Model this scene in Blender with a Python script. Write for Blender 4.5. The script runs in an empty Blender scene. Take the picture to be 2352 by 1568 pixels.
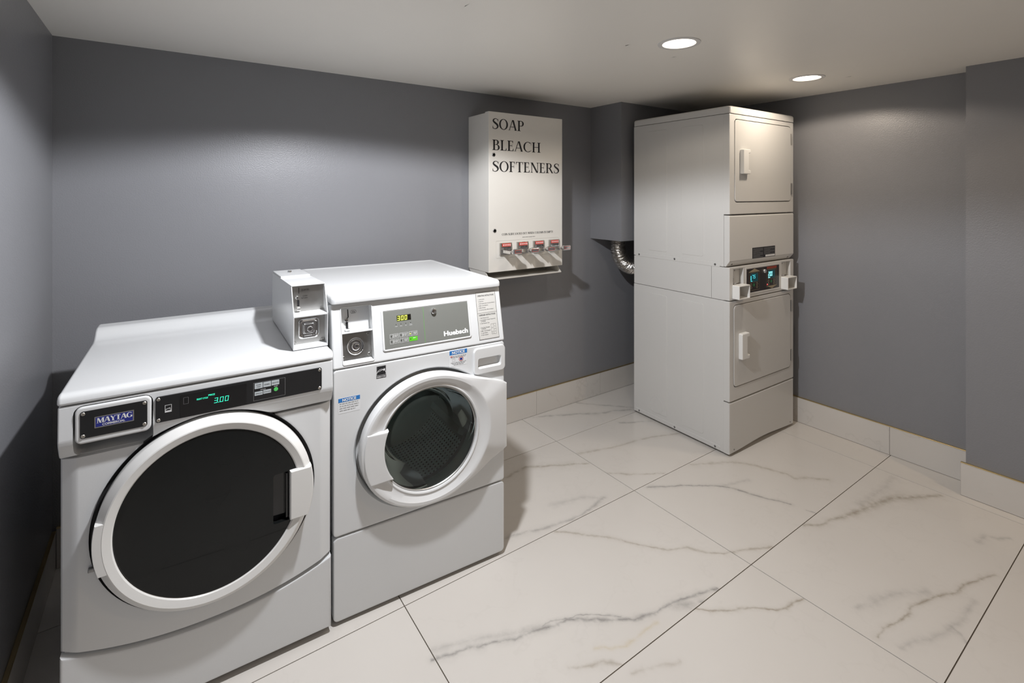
import bpy, bmesh, math, random
from mathutils import Vector, Matrix
from math import sin, cos, pi, radians, atan, tan, sqrt, atan2

random.seed(7)
SC = bpy.context.scene
COL = SC.collection

# ------------------------------------------------------------------ camera
YAW = 0.6089
cam_data = bpy.data.cameras.new('camera')
cam_data.sensor_width = 36.0
cam_data.sensor_fit = 'HORIZONTAL'
cam_data.lens = 36.0 * 1141.4 / 2352.0
cam_data.shift_y = -(784.0 - 444.2) / 2352.0
cam_data.clip_start = 0.02
cam = bpy.data.objects.new('camera', cam_data)
cam.location = (0, 0, 1.5)
cam.rotation_euler = (pi / 2, 0, -YAW)
COL.objects.link(cam)
SC.camera = cam

# ------------------------------------------------------------------ world, exposure
world = bpy.data.worlds.new('world')
SC.world = world
world.use_nodes = True
world.node_tree.nodes['Background'].inputs[0].default_value = (0.5, 0.5, 0.5, 1)
world.node_tree.nodes['Background'].inputs[1].default_value = 0.0
SC.view_settings.view_transform = 'Standard'
SC.view_settings.look = 'None'
SC.view_settings.gamma = 1.0
SC.view_settings.use_curve_mapping = False
SC.view_settings.exposure = 0.1

CEIL = 2.131
# recessed downlights: x, y, colour, power, seen in the picture (the lamps themselves are built further down)
# the first stands just above the frame in the row of the two visible ones (it throws the hard shadows of the
# washers and the dispenser); the last gives the warm tint at the right edge and the orange glint in the window
LAMPS = [(0.67, 1.31, (0.95, 0.965, 1.0), 122.0, False),
         (1.771, 1.312, (1.0, 0.89, 0.76), 9.0, True),
         (2.875, 1.306, (1.0, 0.86, 0.70), 14.5, True),
         (2.875, -0.55, (1.0, 0.74, 0.48), 24.0, False)]

# ------------------------------------------------------------------ materials
MATS = {}


def node_mat(name):
    m = bpy.data.materials.new(name)
    m.use_nodes = True
    nt = m.node_tree
    return m, nt, nt.nodes['Principled BSDF']


def pbr(name, col, rough=0.4, metal=0.0, spec=0.5, coat=0.0, emit=None, estr=0.0,
        bump=0.0, bscale=300.0, vary=0.03, vscale=4.0, rvar=0.0, aniso=None):
    m, nt, p = node_mat(name)
    L = nt.links
    geo = nt.nodes.new('ShaderNodeTexCoord')
    nz = nt.nodes.new('ShaderNodeTexNoise')
    nz.inputs['Scale'].default_value = vscale
    nz.inputs['Detail'].default_value = 3
    L.new(geo.outputs['Object'], nz.inputs['Vector'])
    mix = nt.nodes.new('ShaderNodeMix')
    mix.data_type = 'RGBA'
    mix.inputs[6].default_value = (*[max(0, c * (1 - vary)) for c in col], 1)
    mix.inputs[7].default_value = (*[min(1, c * (1 + vary)) for c in col], 1)
    L.new(nz.outputs['Fac'], mix.inputs[0])
    L.new(mix.outputs[2], p.inputs['Base Color'])
    p.inputs['Roughness'].default_value = rough
    p.inputs['Metallic'].default_value = metal
    p.inputs['Specular IOR Level'].default_value = spec
    p.inputs['Coat Weight'].default_value = coat
    p.inputs['Coat Roughness'].default_value = 0.08
    if rvar:
        mr = nt.nodes.new('ShaderNodeMapRange')
        mr.inputs['To Min'].default_value = rough - rvar
        mr.inputs['To Max'].default_value = rough + rvar
        L.new(nz.outputs['Fac'], mr.inputs['Value'])
        L.new(mr.outputs['Result'], p.inputs['Roughness'])
    if emit:
        p.inputs['Emission Color'].default_value = (*emit, 1)
        p.inputs['Emission Strength'].default_value = estr
    if bump:
        n2 = nt.nodes.new('ShaderNodeTexNoise')
        n2.inputs['Scale'].default_value = bscale
        n2.inputs['Detail'].default_value = 2
        L.new(geo.outputs['Object'], n2.inputs['Vector'])
        b = nt.nodes.new('ShaderNodeBump')
        b.inputs['Strength'].default_value = bump
        b.inputs['Distance'].default_value = 0.002
        L.new(n2.outputs['Fac'], b.inputs['Height'])
        L.new(b.outputs['Normal'], p.inputs['Normal'])
    MATS[name] = m
    return m


pbr('wall_paint', (0.230, 0.232, 0.247), 0.36, spec=0.5, bump=0.35, bscale=190, vary=0.02)
pbr('ceiling_paint', (0.92, 0.89, 0.83), 0.38, spec=0.35, bump=0.12, bscale=160, vary=0.015)
pbr('grout', (0.10, 0.08, 0.06), 0.9, vary=0.1, vscale=30)
pbr('brass_trim', (0.55, 0.43, 0.22), 0.32, metal=0.9, vary=0.12, vscale=20)
pbr('enamel', (0.705, 0.715, 0.72), 0.24, spec=0.5, coat=0.2, bump=0.03, bscale=260, vary=0.01)
pbr('enamel_dryer', (0.645, 0.637, 0.617), 0.32, spec=0.5, coat=0.1, bump=0.05, bscale=320, vary=0.012)
pbr('plastic_white', (0.79, 0.785, 0.765), 0.30, spec=0.5, vary=0.01)
pbr('plastic_bright', (0.735, 0.74, 0.74), 0.26, spec=0.5, vary=0.01)
pbr('dispenser_white', (0.75, 0.725, 0.675), 0.22, spec=0.5, coat=0.3, vary=0.02)
pbr('black_plastic', (0.012, 0.012, 0.013), 0.35, vary=0.1, bump=0.05, bscale=400)
pbr('black_gloss', (0.006, 0.006, 0.007), 0.08, spec=0.6, vary=0.1)
pbr('door_dark_glass', (0.008, 0.009, 0.009), 0.04, spec=0.3, coat=0.0, vary=0.25, vscale=5)
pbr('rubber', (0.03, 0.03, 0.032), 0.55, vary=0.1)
pbr('chrome', (0.80, 0.80, 0.80), 0.10, metal=1.0, vary=0.03)
pbr('steel', (0.56, 0.55, 0.53), 0.33, metal=1.0, vary=0.08, vscale=25, rvar=0.06)
pbr('dark_steel', (0.30, 0.30, 0.30), 0.38, metal=1.0, vary=0.1, vscale=25)
pbr('screw_steel', (0.62, 0.58, 0.52), 0.28, metal=1.0, vary=0.05)
pbr('foil', (0.62, 0.60, 0.57), 0.22, metal=1.0, bump=0.9, bscale=120, vary=0.1, vscale=40)
pbr('panel_grey', (0.185, 0.19, 0.175), 0.42, vary=0.02)
pbr('ink_white', (0.80, 0.80, 0.80), 0.5, vary=0.01)
pbr('ink_black', (0.012, 0.012, 0.014), 0.45, vary=0.05)
pbr('ink_grey', (0.30, 0.30, 0.30), 0.5, vary=0.05)
pbr('ink_blue', (0.02, 0.18, 0.52), 0.45, vary=0.03)
pbr('ink_red', (0.62, 0.05, 0.03), 0.45, vary=0.03)
pbr('ink_navy', (0.020, 0.028, 0.23), 0.3, vary=0.05)
pbr('paper', (0.76, 0.77, 0.78), 0.5, vary=0.02)
pbr('label_grey', (0.60, 0.59, 0.56), 0.42, vary=0.02)
pbr('key_grey', (0.50, 0.54, 0.56), 0.4, vary=0.02)
pbr('lime', (0.10, 0.50, 0.02), 0.4, vary=0.02)
pbr('start_green', (0.10, 0.62, 0.14), 0.35, vary=0.02)
pbr('lcd_olive', (0.03, 0.035, 0.006), 0.25, emit=(0.30, 0.36, 0.01), estr=0.10, vary=0.1)
pbr('lcd_dark', (0.012, 0.010, 0.008), 0.15, vary=0.1)
pbr('glow_yellow', (0.9, 0.95, 0.2), 0.4, emit=(0.85, 1.0, 0.05), estr=0.95)
pbr('glow_green', (0.05, 0.8, 0.5), 0.4, emit=(0.03, 0.85, 0.50), estr=1.0)
pbr('glow_cyan', (0.1, 0.8, 0.85), 0.4, emit=(0.10, 0.80, 0.90), estr=0.9)
pbr('glow_cyan_bright', (0.3, 0.9, 0.95), 0.4, emit=(0.35, 0.95, 1.0), estr=1.3)
pbr('lcd_teal', (0.0, 0.03, 0.035), 0.2, emit=(0.0, 0.20, 0.24), estr=0.10)
pbr('glow_red', (0.9, 0.1, 0.1), 0.4, emit=(1.0, 0.08, 0.1), estr=1.2)
pbr('brown_panel', (0.020, 0.012, 0.009), 0.25, vary=0.1)
pbr('tan_print', (0.33, 0.27, 0.17), 0.45, vary=0.05)
pbr('red_print', (0.30, 0.045, 0.02), 0.45, vary=0.05)
pbr('green_key', (0.02, 0.16, 0.05), 0.4, vary=0.05)
pbr('hose_grey', (0.10, 0.10, 0.10), 0.5, vary=0.1)
pbr('trim_ring_white', (0.75, 0.74, 0.72), 0.4, vary=0.01)
pbr('can_white', (0.75, 0.74, 0.72), 0.35, vary=0.01)


def make_drum():
    m, nt, p = node_mat('drum_steel')
    L = nt.links
    tc = nt.nodes.new('ShaderNodeUVMap')
    tc.uv_map = 'UVMap'
    mp = nt.nodes.new('ShaderNodeMapping')
    mp.inputs['Scale'].default_value = (104, 24, 1)
    L.new(tc.outputs['UV'], mp.inputs['Vector'])
    vo = nt.nodes.new('ShaderNodeTexVoronoi')
    vo.voronoi_dimensions = '2D'
    vo.inputs['Scale'].default_value = 1.0
    vo.inputs['Randomness'].default_value = 0.0
    L.new(mp.outputs['Vector'], vo.inputs['Vector'])
    lt = nt.nodes.new('ShaderNodeMath')
    lt.operation = 'LESS_THAN'
    lt.inputs[1].default_value = 0.25
    L.new(vo.outputs['Distance'], lt.inputs[0])
    mix = nt.nodes.new('ShaderNodeMix')
    mix.data_type = 'RGBA'
    mix.inputs[6].default_value = (0.77, 0.78, 0.78, 1)
    mix.inputs[7].default_value = (0.01, 0.01, 0.01, 1)
    L.new(lt.outputs[0], mix.inputs[0])
    L.new(mix.outputs[2], p.inputs['Base Color'])
    p.inputs['Metallic'].default_value = 0.15
    p.inputs['Roughness'].default_value = 0.34
    MATS['drum_steel'] = m


make_drum()


def make_glass(name, tint, refl_rough):
    m = bpy.data.materials.new(name)
    m.use_nodes = True
    nt = m.node_tree
    nt.nodes.remove(nt.nodes['Principled BSDF'])
    out = nt.nodes['Material Output']
    tr = nt.nodes.new('ShaderNodeBsdfTransparent')
    nz = nt.nodes.new('ShaderNodeTexNoise')
    nz.inputs['Scale'].default_value = 6
    mixc = nt.nodes.new('ShaderNodeMix')
    mixc.data_type = 'RGBA'
    mixc.inputs[6].default_value = (*[c * 0.97 for c in tint], 1)
    mixc.inputs[7].default_value = (*tint, 1)
    nt.links.new(nz.outputs['Fac'], mixc.inputs[0])
    nt.links.new(mixc.outputs[2], tr.inputs['Color'])
    gl = nt.nodes.new('ShaderNodeBsdfGlossy')
    gl.inputs['Roughness'].default_value = refl_rough
    fr = nt.nodes.new('ShaderNodeFresnel')
    fr.inputs['IOR'].default_value = 1.4
    mx = nt.nodes.new('ShaderNodeMixShader')
    nt.links.new(fr.outputs[0], mx.inputs[0])
    nt.links.new(tr.outputs[0], mx.inputs[1])
    nt.links.new(gl.outputs[0], mx.inputs[2])
    nt.links.new(mx.outputs[0], out.inputs['Surface'])
    MATS[name] = m


make_glass('door_glass', (0.86, 0.96, 0.945), 0.02)

# --- veins of the floor tiles: (half width, strength, tone, points in metres on the floor)
VEINS = [
 (0.022,0.60,'b',[(1.462,2.163),(1.538,2.181),(1.629,2.192),(1.738,2.133),(1.801,2.089),(1.923,2.030)]),
 (0.016,0.50,'g',[(1.209,1.789),(1.267,1.786),(1.320,1.766),(1.403,1.741),(1.486,1.724),(1.578,1.713),(1.663,1.728),(1.771,1.752)]),
 (0.030,0.25,'g',[(1.530,1.846),(1.636,1.825),(1.707,1.803),(1.773,1.754)]),
 (0.012,0.55,'b',[(1.414,1.706),(1.496,1.632),(1.577,1.543),(1.645,1.454),(1.688,1.393),(1.737,1.339),(1.809,1.309),(1.860,1.244),(1.908,1.198),(1.969,1.173),(2.047,1.133),(2.113,1.102)]),
 (0.011,0.85,'g',[(2.020,1.684),(2.094,1.639),(2.166,1.600),(2.257,1.541),(2.339,1.469),(2.375,1.415),(2.393,1.352),(2.422,1.298),(2.456,1.247),(2.473,1.200)]),
 (0.020,0.25,'g',[(2.362,1.468),(2.503,1.422)]),
 (0.007,0.70,'g',[(2.488,1.134),(2.501,1.100)]),
 (0.018,0.45,'b',[(2.392,1.686),(2.472,1.636),(2.548,1.600),(2.621,1.561),(2.651,1.514),(2.686,1.439),(2.724,1.346),(2.720,1.302),(2.797,1.240),(2.851,1.194)]),
 (0.016,0.40,'b',[(1.955,2.134),(2.075,2.098),(2.211,2.061),(2.317,2.048),(2.420,2.028),(2.547,1.993),(2.633,1.955)]),
 (0.012,0.50,'g',[(2.439,2.262),(2.524,2.220),(2.631,2.160)]),
 (0.020,0.50,'g',[(2.026,2.648),(2.124,2.606),(2.210,2.564),(2.309,2.520),(2.418,2.444),(2.540,2.407),(2.643,2.362)]),
 (0.014,0.50,'g',[(2.421,2.656),(2.518,2.546),(2.622,2.445),(2.685,2.373)]),
 (0.011,0.50,'b',[(1.949,1.887),(2.066,1.797),(2.126,1.763),(2.198,1.721)]),
 (0.012,0.85,'g',[(0.707,1.458),(0.766,1.436),(0.821,1.425),(0.859,1.408),(0.909,1.392),(0.963,1.372),(1.017,1.358),(1.069,1.348),(1.125,1.325),(1.160,1.322),(1.218,1.285),(1.277,1.241),(1.355,1.189),(1.428,1.170),(1.483,1.165),(1.524,1.154),(1.581,1.142),(1.635,1.127),(1.684,1.113),(1.723,1.098)]),
 (0.005,0.70,'g',[(1.076,1.356),(1.113,1.348),(1.158,1.327),(1.200,1.315),(1.233,1.299),(1.278,1.263),(1.327,1.223)]),
 (0.025,0.45,'g',[(1.521,1.146),(1.562,1.117),(1.624,1.096)]),
 (0.022,0.30,'g',[(0.721,1.488),(0.837,1.451),(0.944,1.402),(1.057,1.356)]),
 (0.012,0.45,'b',[(1.050,1.183),(1.102,1.162),(1.152,1.138),(1.174,1.117),(1.192,1.098)]),
 (0.010,0.35,'o',[(1.165,1.188),(1.210,1.157),(1.253,1.142),(1.280,1.142),(1.340,1.139),(1.414,1.141)]),
 (0.012,0.30,'b',[(1.198,1.063),(1.232,1.048),(1.281,1.028),(1.351,1.002)]),
 (0.009,0.75,'b',[(1.570,1.093),(1.601,1.064),(1.653,1.031),(1.702,1.001),(1.610,1.057),(1.679,1.016),(1.733,0.982),(1.767,0.953),(1.807,0.922),(1.843,0.909),(1.891,0.907),(1.939,0.889)]),
 (0.016,0.60,'b',[(2.368,1.086),(2.437,1.049),(2.485,1.040),(2.562,1.017),(2.652,0.998)]),
 (0.034,0.60,'b',[(2.652,0.998),(2.752,0.981),(2.830,0.967),(2.922,0.938),(2.994,0.902)]),
 (0.020,0.60,'b',[(2.994,0.902),(3.065,0.859),(3.156,0.810)]),
 (0.035,0.20,'g',[(2.755,1.012),(2.905,0.992),(3.162,0.996)]),
 (0.010,0.70,'b',[(1.973,0.670),(2.032,0.673),(2.095,0.660),(2.180,0.644),(2.240,0.644),(2.306,0.633),(2.362,0.610),(2.428,0.581),(2.504,0.574),(2.605,0.537),(2.676,0.514)]),
 (0.025,0.30,'g',[(2.058,0.756),(2.130,0.737),(2.212,0.715),(2.281,0.687),(2.356,0.643)]),
 (0.020,0.30,'g',[(1.995,0.612),(2.060,0.593),(2.132,0.562),(2.215,0.541),(2.301,0.527),(2.441,0.527)]),
 (0.010,0.50,'g',[(2.238,0.536),(2.218,0.516),(2.198,0.493)]),
 (0.020,0.35,'g',[(2.870,0.606),(2.949,0.594),(2.965,0.561),(3.012,0.533)]),
]


SEG = bpy.data.node_groups.new('vein_segment', 'ShaderNodeTree')
for nm in ('P', 'A', 'BA'):
    SEG.interface.new_socket(nm, in_out='INPUT', socket_type='NodeSocketVector')
SEG.interface.new_socket('InvW', in_out='INPUT', socket_type='NodeSocketFloat')
SEG.interface.new_socket('Prev', in_out='INPUT', socket_type='NodeSocketFloat')
SEG.interface.new_socket('Mask', in_out='OUTPUT', socket_type='NodeSocketFloat')


def _seg():
    nt = SEG
    gi = nt.nodes.new('NodeGroupInput')
    go = nt.nodes.new('NodeGroupOutput')
    L = nt.links

    def vm(op, a, b=None):
        n = nt.nodes.new('ShaderNodeVectorMath')
        n.operation = op
        L.new(a, n.inputs[0])
        if b is not None:
            L.new(b, n.inputs[1])
        return n

    def mt(op, a, b=None, clamp=False, v=None):
        n = nt.nodes.new('ShaderNodeMath')
        n.operation = op
        n.use_clamp = clamp
        L.new(a, n.inputs[0])
        if b is not None:
            L.new(b, n.inputs[1])
        if v is not None:
            n.inputs[1].default_value = v
        return n
    pa = vm('SUBTRACT', gi.outputs['P'], gi.outputs['A'])
    d1 = vm('DOT_PRODUCT', pa.outputs[0], gi.outputs['BA'])
    d2 = vm('DOT_PRODUCT', gi.outputs['BA'], gi.outputs['BA'])
    h = mt('DIVIDE', d1.outputs['Value'], d2.outputs['Value'], clamp=True)
    sc = nt.nodes.new('ShaderNodeVectorMath')
    sc.operation = 'SCALE'
    L.new(gi.outputs['BA'], sc.inputs[0])
    L.new(h.outputs[0], sc.inputs['Scale'])
    df = vm('SUBTRACT', pa.outputs[0], sc.outputs[0])
    ln = vm('LENGTH', df.outputs[0])
    w = mt('MULTIPLY', ln.outputs['Value'], gi.outputs['InvW'])
    sub = nt.nodes.new('ShaderNodeMath')
    sub.operation = 'SUBTRACT'
    sub.use_clamp = True
    sub.inputs[0].default_value = 1.0
    L.new(w.outputs[0], sub.inputs[1])
    mx = mt('MAXIMUM', sub.outputs[0], gi.outputs['Prev'])
    L.new(mx.outputs[0], go.inputs['Mask'])


_seg()
TONES = {'g': (0.30, 0.285, 0.27), 'b': (0.33, 0.285, 0.225), 'o': (0.52, 0.42, 0.24)}


def marble(name, veins, wall=False, seed=0.0):
    m, nt, p = node_mat(name)
    L = nt.links
    geo = nt.nodes.new('ShaderNodeNewGeometry')
    pos = geo.outputs['Position']

    def noise(scale, detail=4.0, vec=None, off=0.0, rough=0.55):
        n = nt.nodes.new('ShaderNodeTexNoise')
        n.inputs['Scale'].default_value = scale
        n.inputs['Detail'].default_value = detail
        n.inputs['Roughness'].default_value = rough
        if off:
            o = nt.nodes.new('ShaderNodeVectorMath')
            o.operation = 'ADD'
            o.inputs[1].default_value = (off, off * 1.7, off * .6)
            L.new(vec or pos, o.inputs[0])
            L.new(o.outputs[0], n.inputs['Vector'])
        else:
            L.new(vec or pos, n.inputs['Vector'])
        return n

    def warp(vec, scale, amt, off):
        n = noise(scale, 3, vec, off)
        s = nt.nodes.new('ShaderNodeVectorMath')
        s.operation = 'SUBTRACT'
        s.inputs[1].default_value = (0.5, 0.5, 0.5)
        L.new(n.outputs['Color'], s.inputs[0])
        k = nt.nodes.new('ShaderNodeVectorMath')
        k.operation = 'SCALE'
        k.inputs['Scale'].default_value = amt
        L.new(s.outputs[0], k.inputs[0])
        a = nt.nodes.new('ShaderNodeVectorMath')
        a.operation = 'ADD'
        L.new(vec, a.inputs[0])
        L.new(k.outputs[0], a.inputs[1])
        return a.outputs[0]

    wp = warp(pos, 9.0, 0.035, seed)
    wp = warp(wp, 45.0, 0.012, seed + 3)
    # flatten z so the floor veins live in the plane
    if not wall:
        fl = nt.nodes.new('ShaderNodeVectorMath')
        fl.operation = 'MULTIPLY'
        fl.inputs[1].default_value = (1, 1, 0)
        L.new(wp, fl.inputs[0])
        wp = fl.outputs[0]
    base = nt.nodes.new('ShaderNodeMix')
    base.data_type = 'RGBA'
    base.inputs[6].default_value = (0.615, 0.580, 0.540, 1)
    base.inputs[7].default_value = (0.670, 0.640, 0.600, 1)
    n0 = noise(2.3, 3, None, seed)
    L.new(n0.outputs['Fac'], base.inputs[0])
    col = base.outputs[2]

    def blend(col, fac, tone, strength, power):
        pw = nt.nodes.new('ShaderNodeMath')
        pw.operation = 'POWER'
        pw.inputs[1].default_value = power
        L.new(fac, pw.inputs[0])
        bn = noise(26, 3, None, seed + 9)
        mr = nt.nodes.new('ShaderNodeMapRange')
        mr.inputs['From Min'].default_value = 0.32
        mr.inputs['From Max'].default_value = 0.62
        mr.inputs['To Min'].default_value = 0.25 * strength
        mr.inputs['To Max'].default_value = strength
        L.new(bn.outputs['Fac'], mr.inputs['Value'])
        mu = nt.nodes.new('ShaderNodeMath')
        mu.operation = 'MULTIPLY'
        mu.use_clamp = True
        L.new(pw.outputs[0], mu.inputs[0])
        L.new(mr.outputs['Result'], mu.inputs[1])
        mx = nt.nodes.new('ShaderNodeMix')
        mx.data_type = 'RGBA'
        L.new(mu.outputs[0], mx.inputs[0])
        L.new(col, mx.inputs[6])
        mx.inputs[7].default_value = (*tone, 1)
        return mx.outputs[2]

    # faint background veining
    ridge = noise(1.7, 5, wp, seed + 20, 0.6)
    ab = nt.nodes.new('ShaderNodeMath')
    ab.operation = 'SUBTRACT'
    ab.inputs[1].default_value = 0.5
    L.new(ridge.outputs['Fac'], ab.inputs[0])
    ab2 = nt.nodes.new('ShaderNodeMath')
    ab2.operation = 'ABSOLUTE'
    L.new(ab.outputs[0], ab2.inputs[0])
    ab3 = nt.nodes.new('ShaderNodeMapRange')
    ab3.inputs['From Min'].default_value = 0.0
    ab3.inputs['From Max'].default_value = 0.012
    ab3.inputs['To Min'].default_value = 1.0
    ab3.inputs['To Max'].default_value = 0.0
    L.new(ab2.outputs[0], ab3.inputs['Value'])
    col = blend(col, ab3.outputs['Result'], (0.45, 0.42, 0.38), 0.32 if wall else 0.10, 1.5)
    for (w, s, tone, pts) in veins:
        for (ww, ss, pw) in ((w, min(1.0, s * 1.2), 1.5), (w * 2.6, s * 0.34, 1.4)):
            prev = None
            n = len(pts) - 1
            for i in range(n):
                g = nt.nodes.new('ShaderNodeGroup')
                g.node_tree = SEG
                a, b = pts[i], pts[i + 1]
                L.new(wp, g.inputs['P'])
                g.inputs['A'].default_value = (a[0], a[1], 0)
                g.inputs['BA'].default_value = (b[0] - a[0], b[1] - a[1], 0)
                g.inputs['InvW'].default_value = 1.0 / (ww * (0.75 + 0.5 * random.random()))
                if prev:
                    L.new(prev, g.inputs['Prev'])
                prev = g.outputs['Mask']
            col = blend(col, prev, TONES[tone], ss, pw)
    L.new(col, p.inputs['Base Color'])
    p.inputs['Roughness'].default_value = 0.22
    p.inputs['Specular IOR Level'].default_value = 0.42
    return m


# ------------------------------------------------------------------ mesh helpers
def loft(bm, loops, cap0=True, cap1=True):
    vs = [[bm.verts.new(p) for p in lp] for lp in loops]
    n = len(vs[0])
    for a, b in zip(vs[:-1], vs[1:]):
        for i in range(n):
            j = (i + 1) % n
            bm.faces.new((a[i], a[j], b[j], b[i]))
    if cap0:
        bm.faces.new(list(reversed(vs[0])))
    if cap1:
        bm.faces.new(vs[-1])
    return vs


def rr(x0, x1, z0, z1, r, k=5):
    r = max(1e-5, min(r, (x1 - x0) / 2 - 1e-6, (z1 - z0) / 2 - 1e-6))
    out = []
    for cx, cz, a0 in ((x1 - r, z0 + r, -90), (x1 - r, z1 - r, 0), (x0 + r, z1 - r, 90), (x0 + r, z0 + r, 180)):
        for i in range(k + 1):
            a = radians(a0 + 90.0 * i / k)
            out.append((cx + r * cos(a), cz + r * sin(a)))
    return out


def at_y(pts, y):
    return [(x, y, z) for x, z in pts]


def plate(bm, x0, x1, z0, z1, r, yb, yf, bev=0.0015, k=5):
    """rounded plate facing -Y, back at yb, front at yf (yf < yb)"""
    b = bev
    if b <= 0:
        loft(bm, [at_y(rr(x0, x1, z0, z1, r, k), yb), at_y(rr(x0, x1, z0, z1, r, k), yf)])
        return
    loft(bm, [at_y(rr(x0, x1, z0, z1, r, k), yb),
              at_y(rr(x0, x1, z0, z1, r, k), yf + b),
              at_y(rr(x0 + b * .3, x1 - b * .3, z0 + b * .3, z1 - b * .3, max(r - b * .3, 1e-4), k), yf + b * .3),
              at_y(rr(x0 + b, x1 - b, z0 + b, z1 - b, max(r - b, 1e-4), k), yf)])


def box(bm, x0, x1, y0, y1, z0, z1, bev=0.0, seg=3):
    r = bmesh.ops.create_cube(bm, size=1.0)
    for v in r['verts']:
        v.co = Vector(((x0 + x1) / 2 + v.co.x * (x1 - x0), (y0 + y1) / 2 + v.co.y * (y1 - y0), (z0 + z1) / 2 + v.co.z * (z1 - z0)))
    if bev:
        es = list({e for v in r['verts'] for e in v.link_edges})
        bmesh.ops.bevel(bm, geom=es, offset=bev, segments=seg, affect='EDGES', profile=0.5)


def circ(cx, cz, r, n=64):
    return [(cx + r * cos(2 * pi * i / n), cz + r * sin(2 * pi * i / n)) for i in range(n)]


def lathe(bm, cx, cz, prof, n=64, cap0=False, cap1=False):
    return loft(bm, [at_y(circ(cx, cz, max(r, 1e-5), n), y) for r, y in prof], cap0, cap1)


def prism(bm, prof, x0, x1, bev=0.0, seg=2, angle=None):
    """extrude a (y,z) profile along x"""
    a = [bm.verts.new((x0, y, z)) for y, z in prof]
    b = [bm.verts.new((x1, y, z)) for y, z in prof]
    n = len(prof)
    fs = [bm.faces.new(a), bm.faces.new(list(reversed(b)))]
    for i in range(n):
        j = (i + 1) % n
        fs.append(bm.faces.new((a[j], a[i], b[i], b[j])))
    bmesh.ops.recalc_face_normals(bm, faces=fs)
    if bev:
        es = {e for f in fs for e in f.edges}
        if angle:
            es = {e for e in es if len(e.link_faces) == 2 and e.calc_face_angle(0) > angle}
        bmesh.ops.bevel(bm, geom=list(es), offset=bev, segments=seg, affect='EDGES', profile=0.5)


def tube(bm, pts, r, n=10, cap=True):
    pts = [Vector(p) for p in pts]
    loops = []
    prevn = None
    for i, p in enumerate(pts):
        t = (pts[min(i + 1, len(pts) - 1)] - pts[max(i - 1, 0)]).normalized()
        if prevn is None:
            up = Vector((0, 0, 1)) if abs(t.z) < 0.9 else Vector((1, 0, 0))
            nn = t.cross(up).normalized()
        else:
            nn = (prevn - t * prevn.dot(t)).normalized()
        prevn = nn
        bb = t.cross(nn)
        rad = r(i) if callable(r) else r
        loops.append([p + nn * (rad * cos(2 * pi * k / n)) + bb * (rad * sin(2 * pi * k / n)) for k in range(n)])
    loft(bm, loops, cap, cap)


def obj(name, bm, mat, parent=None, loc=None, rot=None, smooth=38):
    if isinstance(bm, bmesh.types.BMesh):
        bmesh.ops.recalc_face_normals(bm, faces=bm.faces[:])
        me = bpy.data.meshes.new(name)
        bm.to_mesh(me)
        bm.free()
    else:
        me = bm
    if smooth:
        for pl in me.polygons:
            pl.use_smooth = True
        me.set_sharp_from_angle(angle=radians(smooth))
    if not me.materials:
        me.materials.append(MATS[mat] if isinstance(mat, str) else mat)
    o = bpy.data.objects.new(name, me)
    COL.objects.link(o)
    if smooth:
        wn = o.modifiers.new('weighted_normal', 'WEIGHTED_NORMAL')
        wn.keep_sharp = True
        wn.weight = 70
    if parent:
        o.parent = parent
    if loc:
        o.location = loc
    if rot:
        o.rotation_euler = rot
    return o


def dup(o, parent=None, loc=None, name=None):
    c = o.copy()
    COL.objects.link(c)
    c.parent = parent or o.parent
    if loc:
        c.location = loc
    return c


def thing(name, label, cat, loc=(0, 0, 0), rotz=0.0, group=None):
    o = bpy.data.objects.new(name, None)
    o.empty_display_size = 0.05
    COL.objects.link(o)
    o.location = loc
    o.rotation_euler = (0, 0, rotz)
    o['label'] = label
    o['category'] = cat
    if group:
        o['group'] = group
    return o


def struct(o, label=None):
    o['kind'] = 'structure'
    if label:
        o['label'] = label
    return o


def B():
    return bmesh.new()


def cut(bm, cutters):
    """boolean difference, returns a new bmesh"""
    def tmp(b):
        bmesh.ops.recalc_face_normals(b, faces=b.faces[:])
        me = bpy.data.meshes.new('tmp')
        b.to_mesh(me)
        b.free()
        o = bpy.data.objects.new('tmp', me)
        COL.objects.link(o)
        return o
    base = tmp(bm)
    cs = [tmp(c) for c in cutters]
    for c in cs:
        md = base.modifiers.new('b', 'BOOLEAN')
        md.operation = 'DIFFERENCE'
        md.solver = 'EXACT'
        md.object = c
    bpy.context.view_layer.update()
    dg = bpy.context.evaluated_depsgraph_get()
    me = bpy.data.meshes.new_from_object(base.evaluated_get(dg))
    out = bmesh.new()
    out.from_mesh(me)
    bpy.data.meshes.remove(me)
    for o in [base] + cs:
        m = o.data
        bpy.data.objects.remove(o)
        bpy.data.meshes.remove(m)
    return out


# ------------------------------------------------------------------ lettering
def font_polys(s, bold=0.0):
    cu = bpy.data.curves.new('t', 'FONT')
    cu.body = s
    cu.size = 1.0
    cu.offset = bold
    cu.resolution_u = 3
    o = bpy.data.objects.new('t', cu)
    me = bpy.data.meshes.new_from_object(o)
    vs = [(v.co.x, v.co.y) for v in me.vertices]
    fs = [tuple(p.vertices) for p in me.polygons]
    bpy.data.objects.remove(o)
    bpy.data.curves.remove(cu)
    bpy.data.meshes.remove(me)
    return vs, fs


_v, _f = font_polys('H')
CAPH = max(y for x, y in _v) - min(y for x, y in _v)


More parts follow.
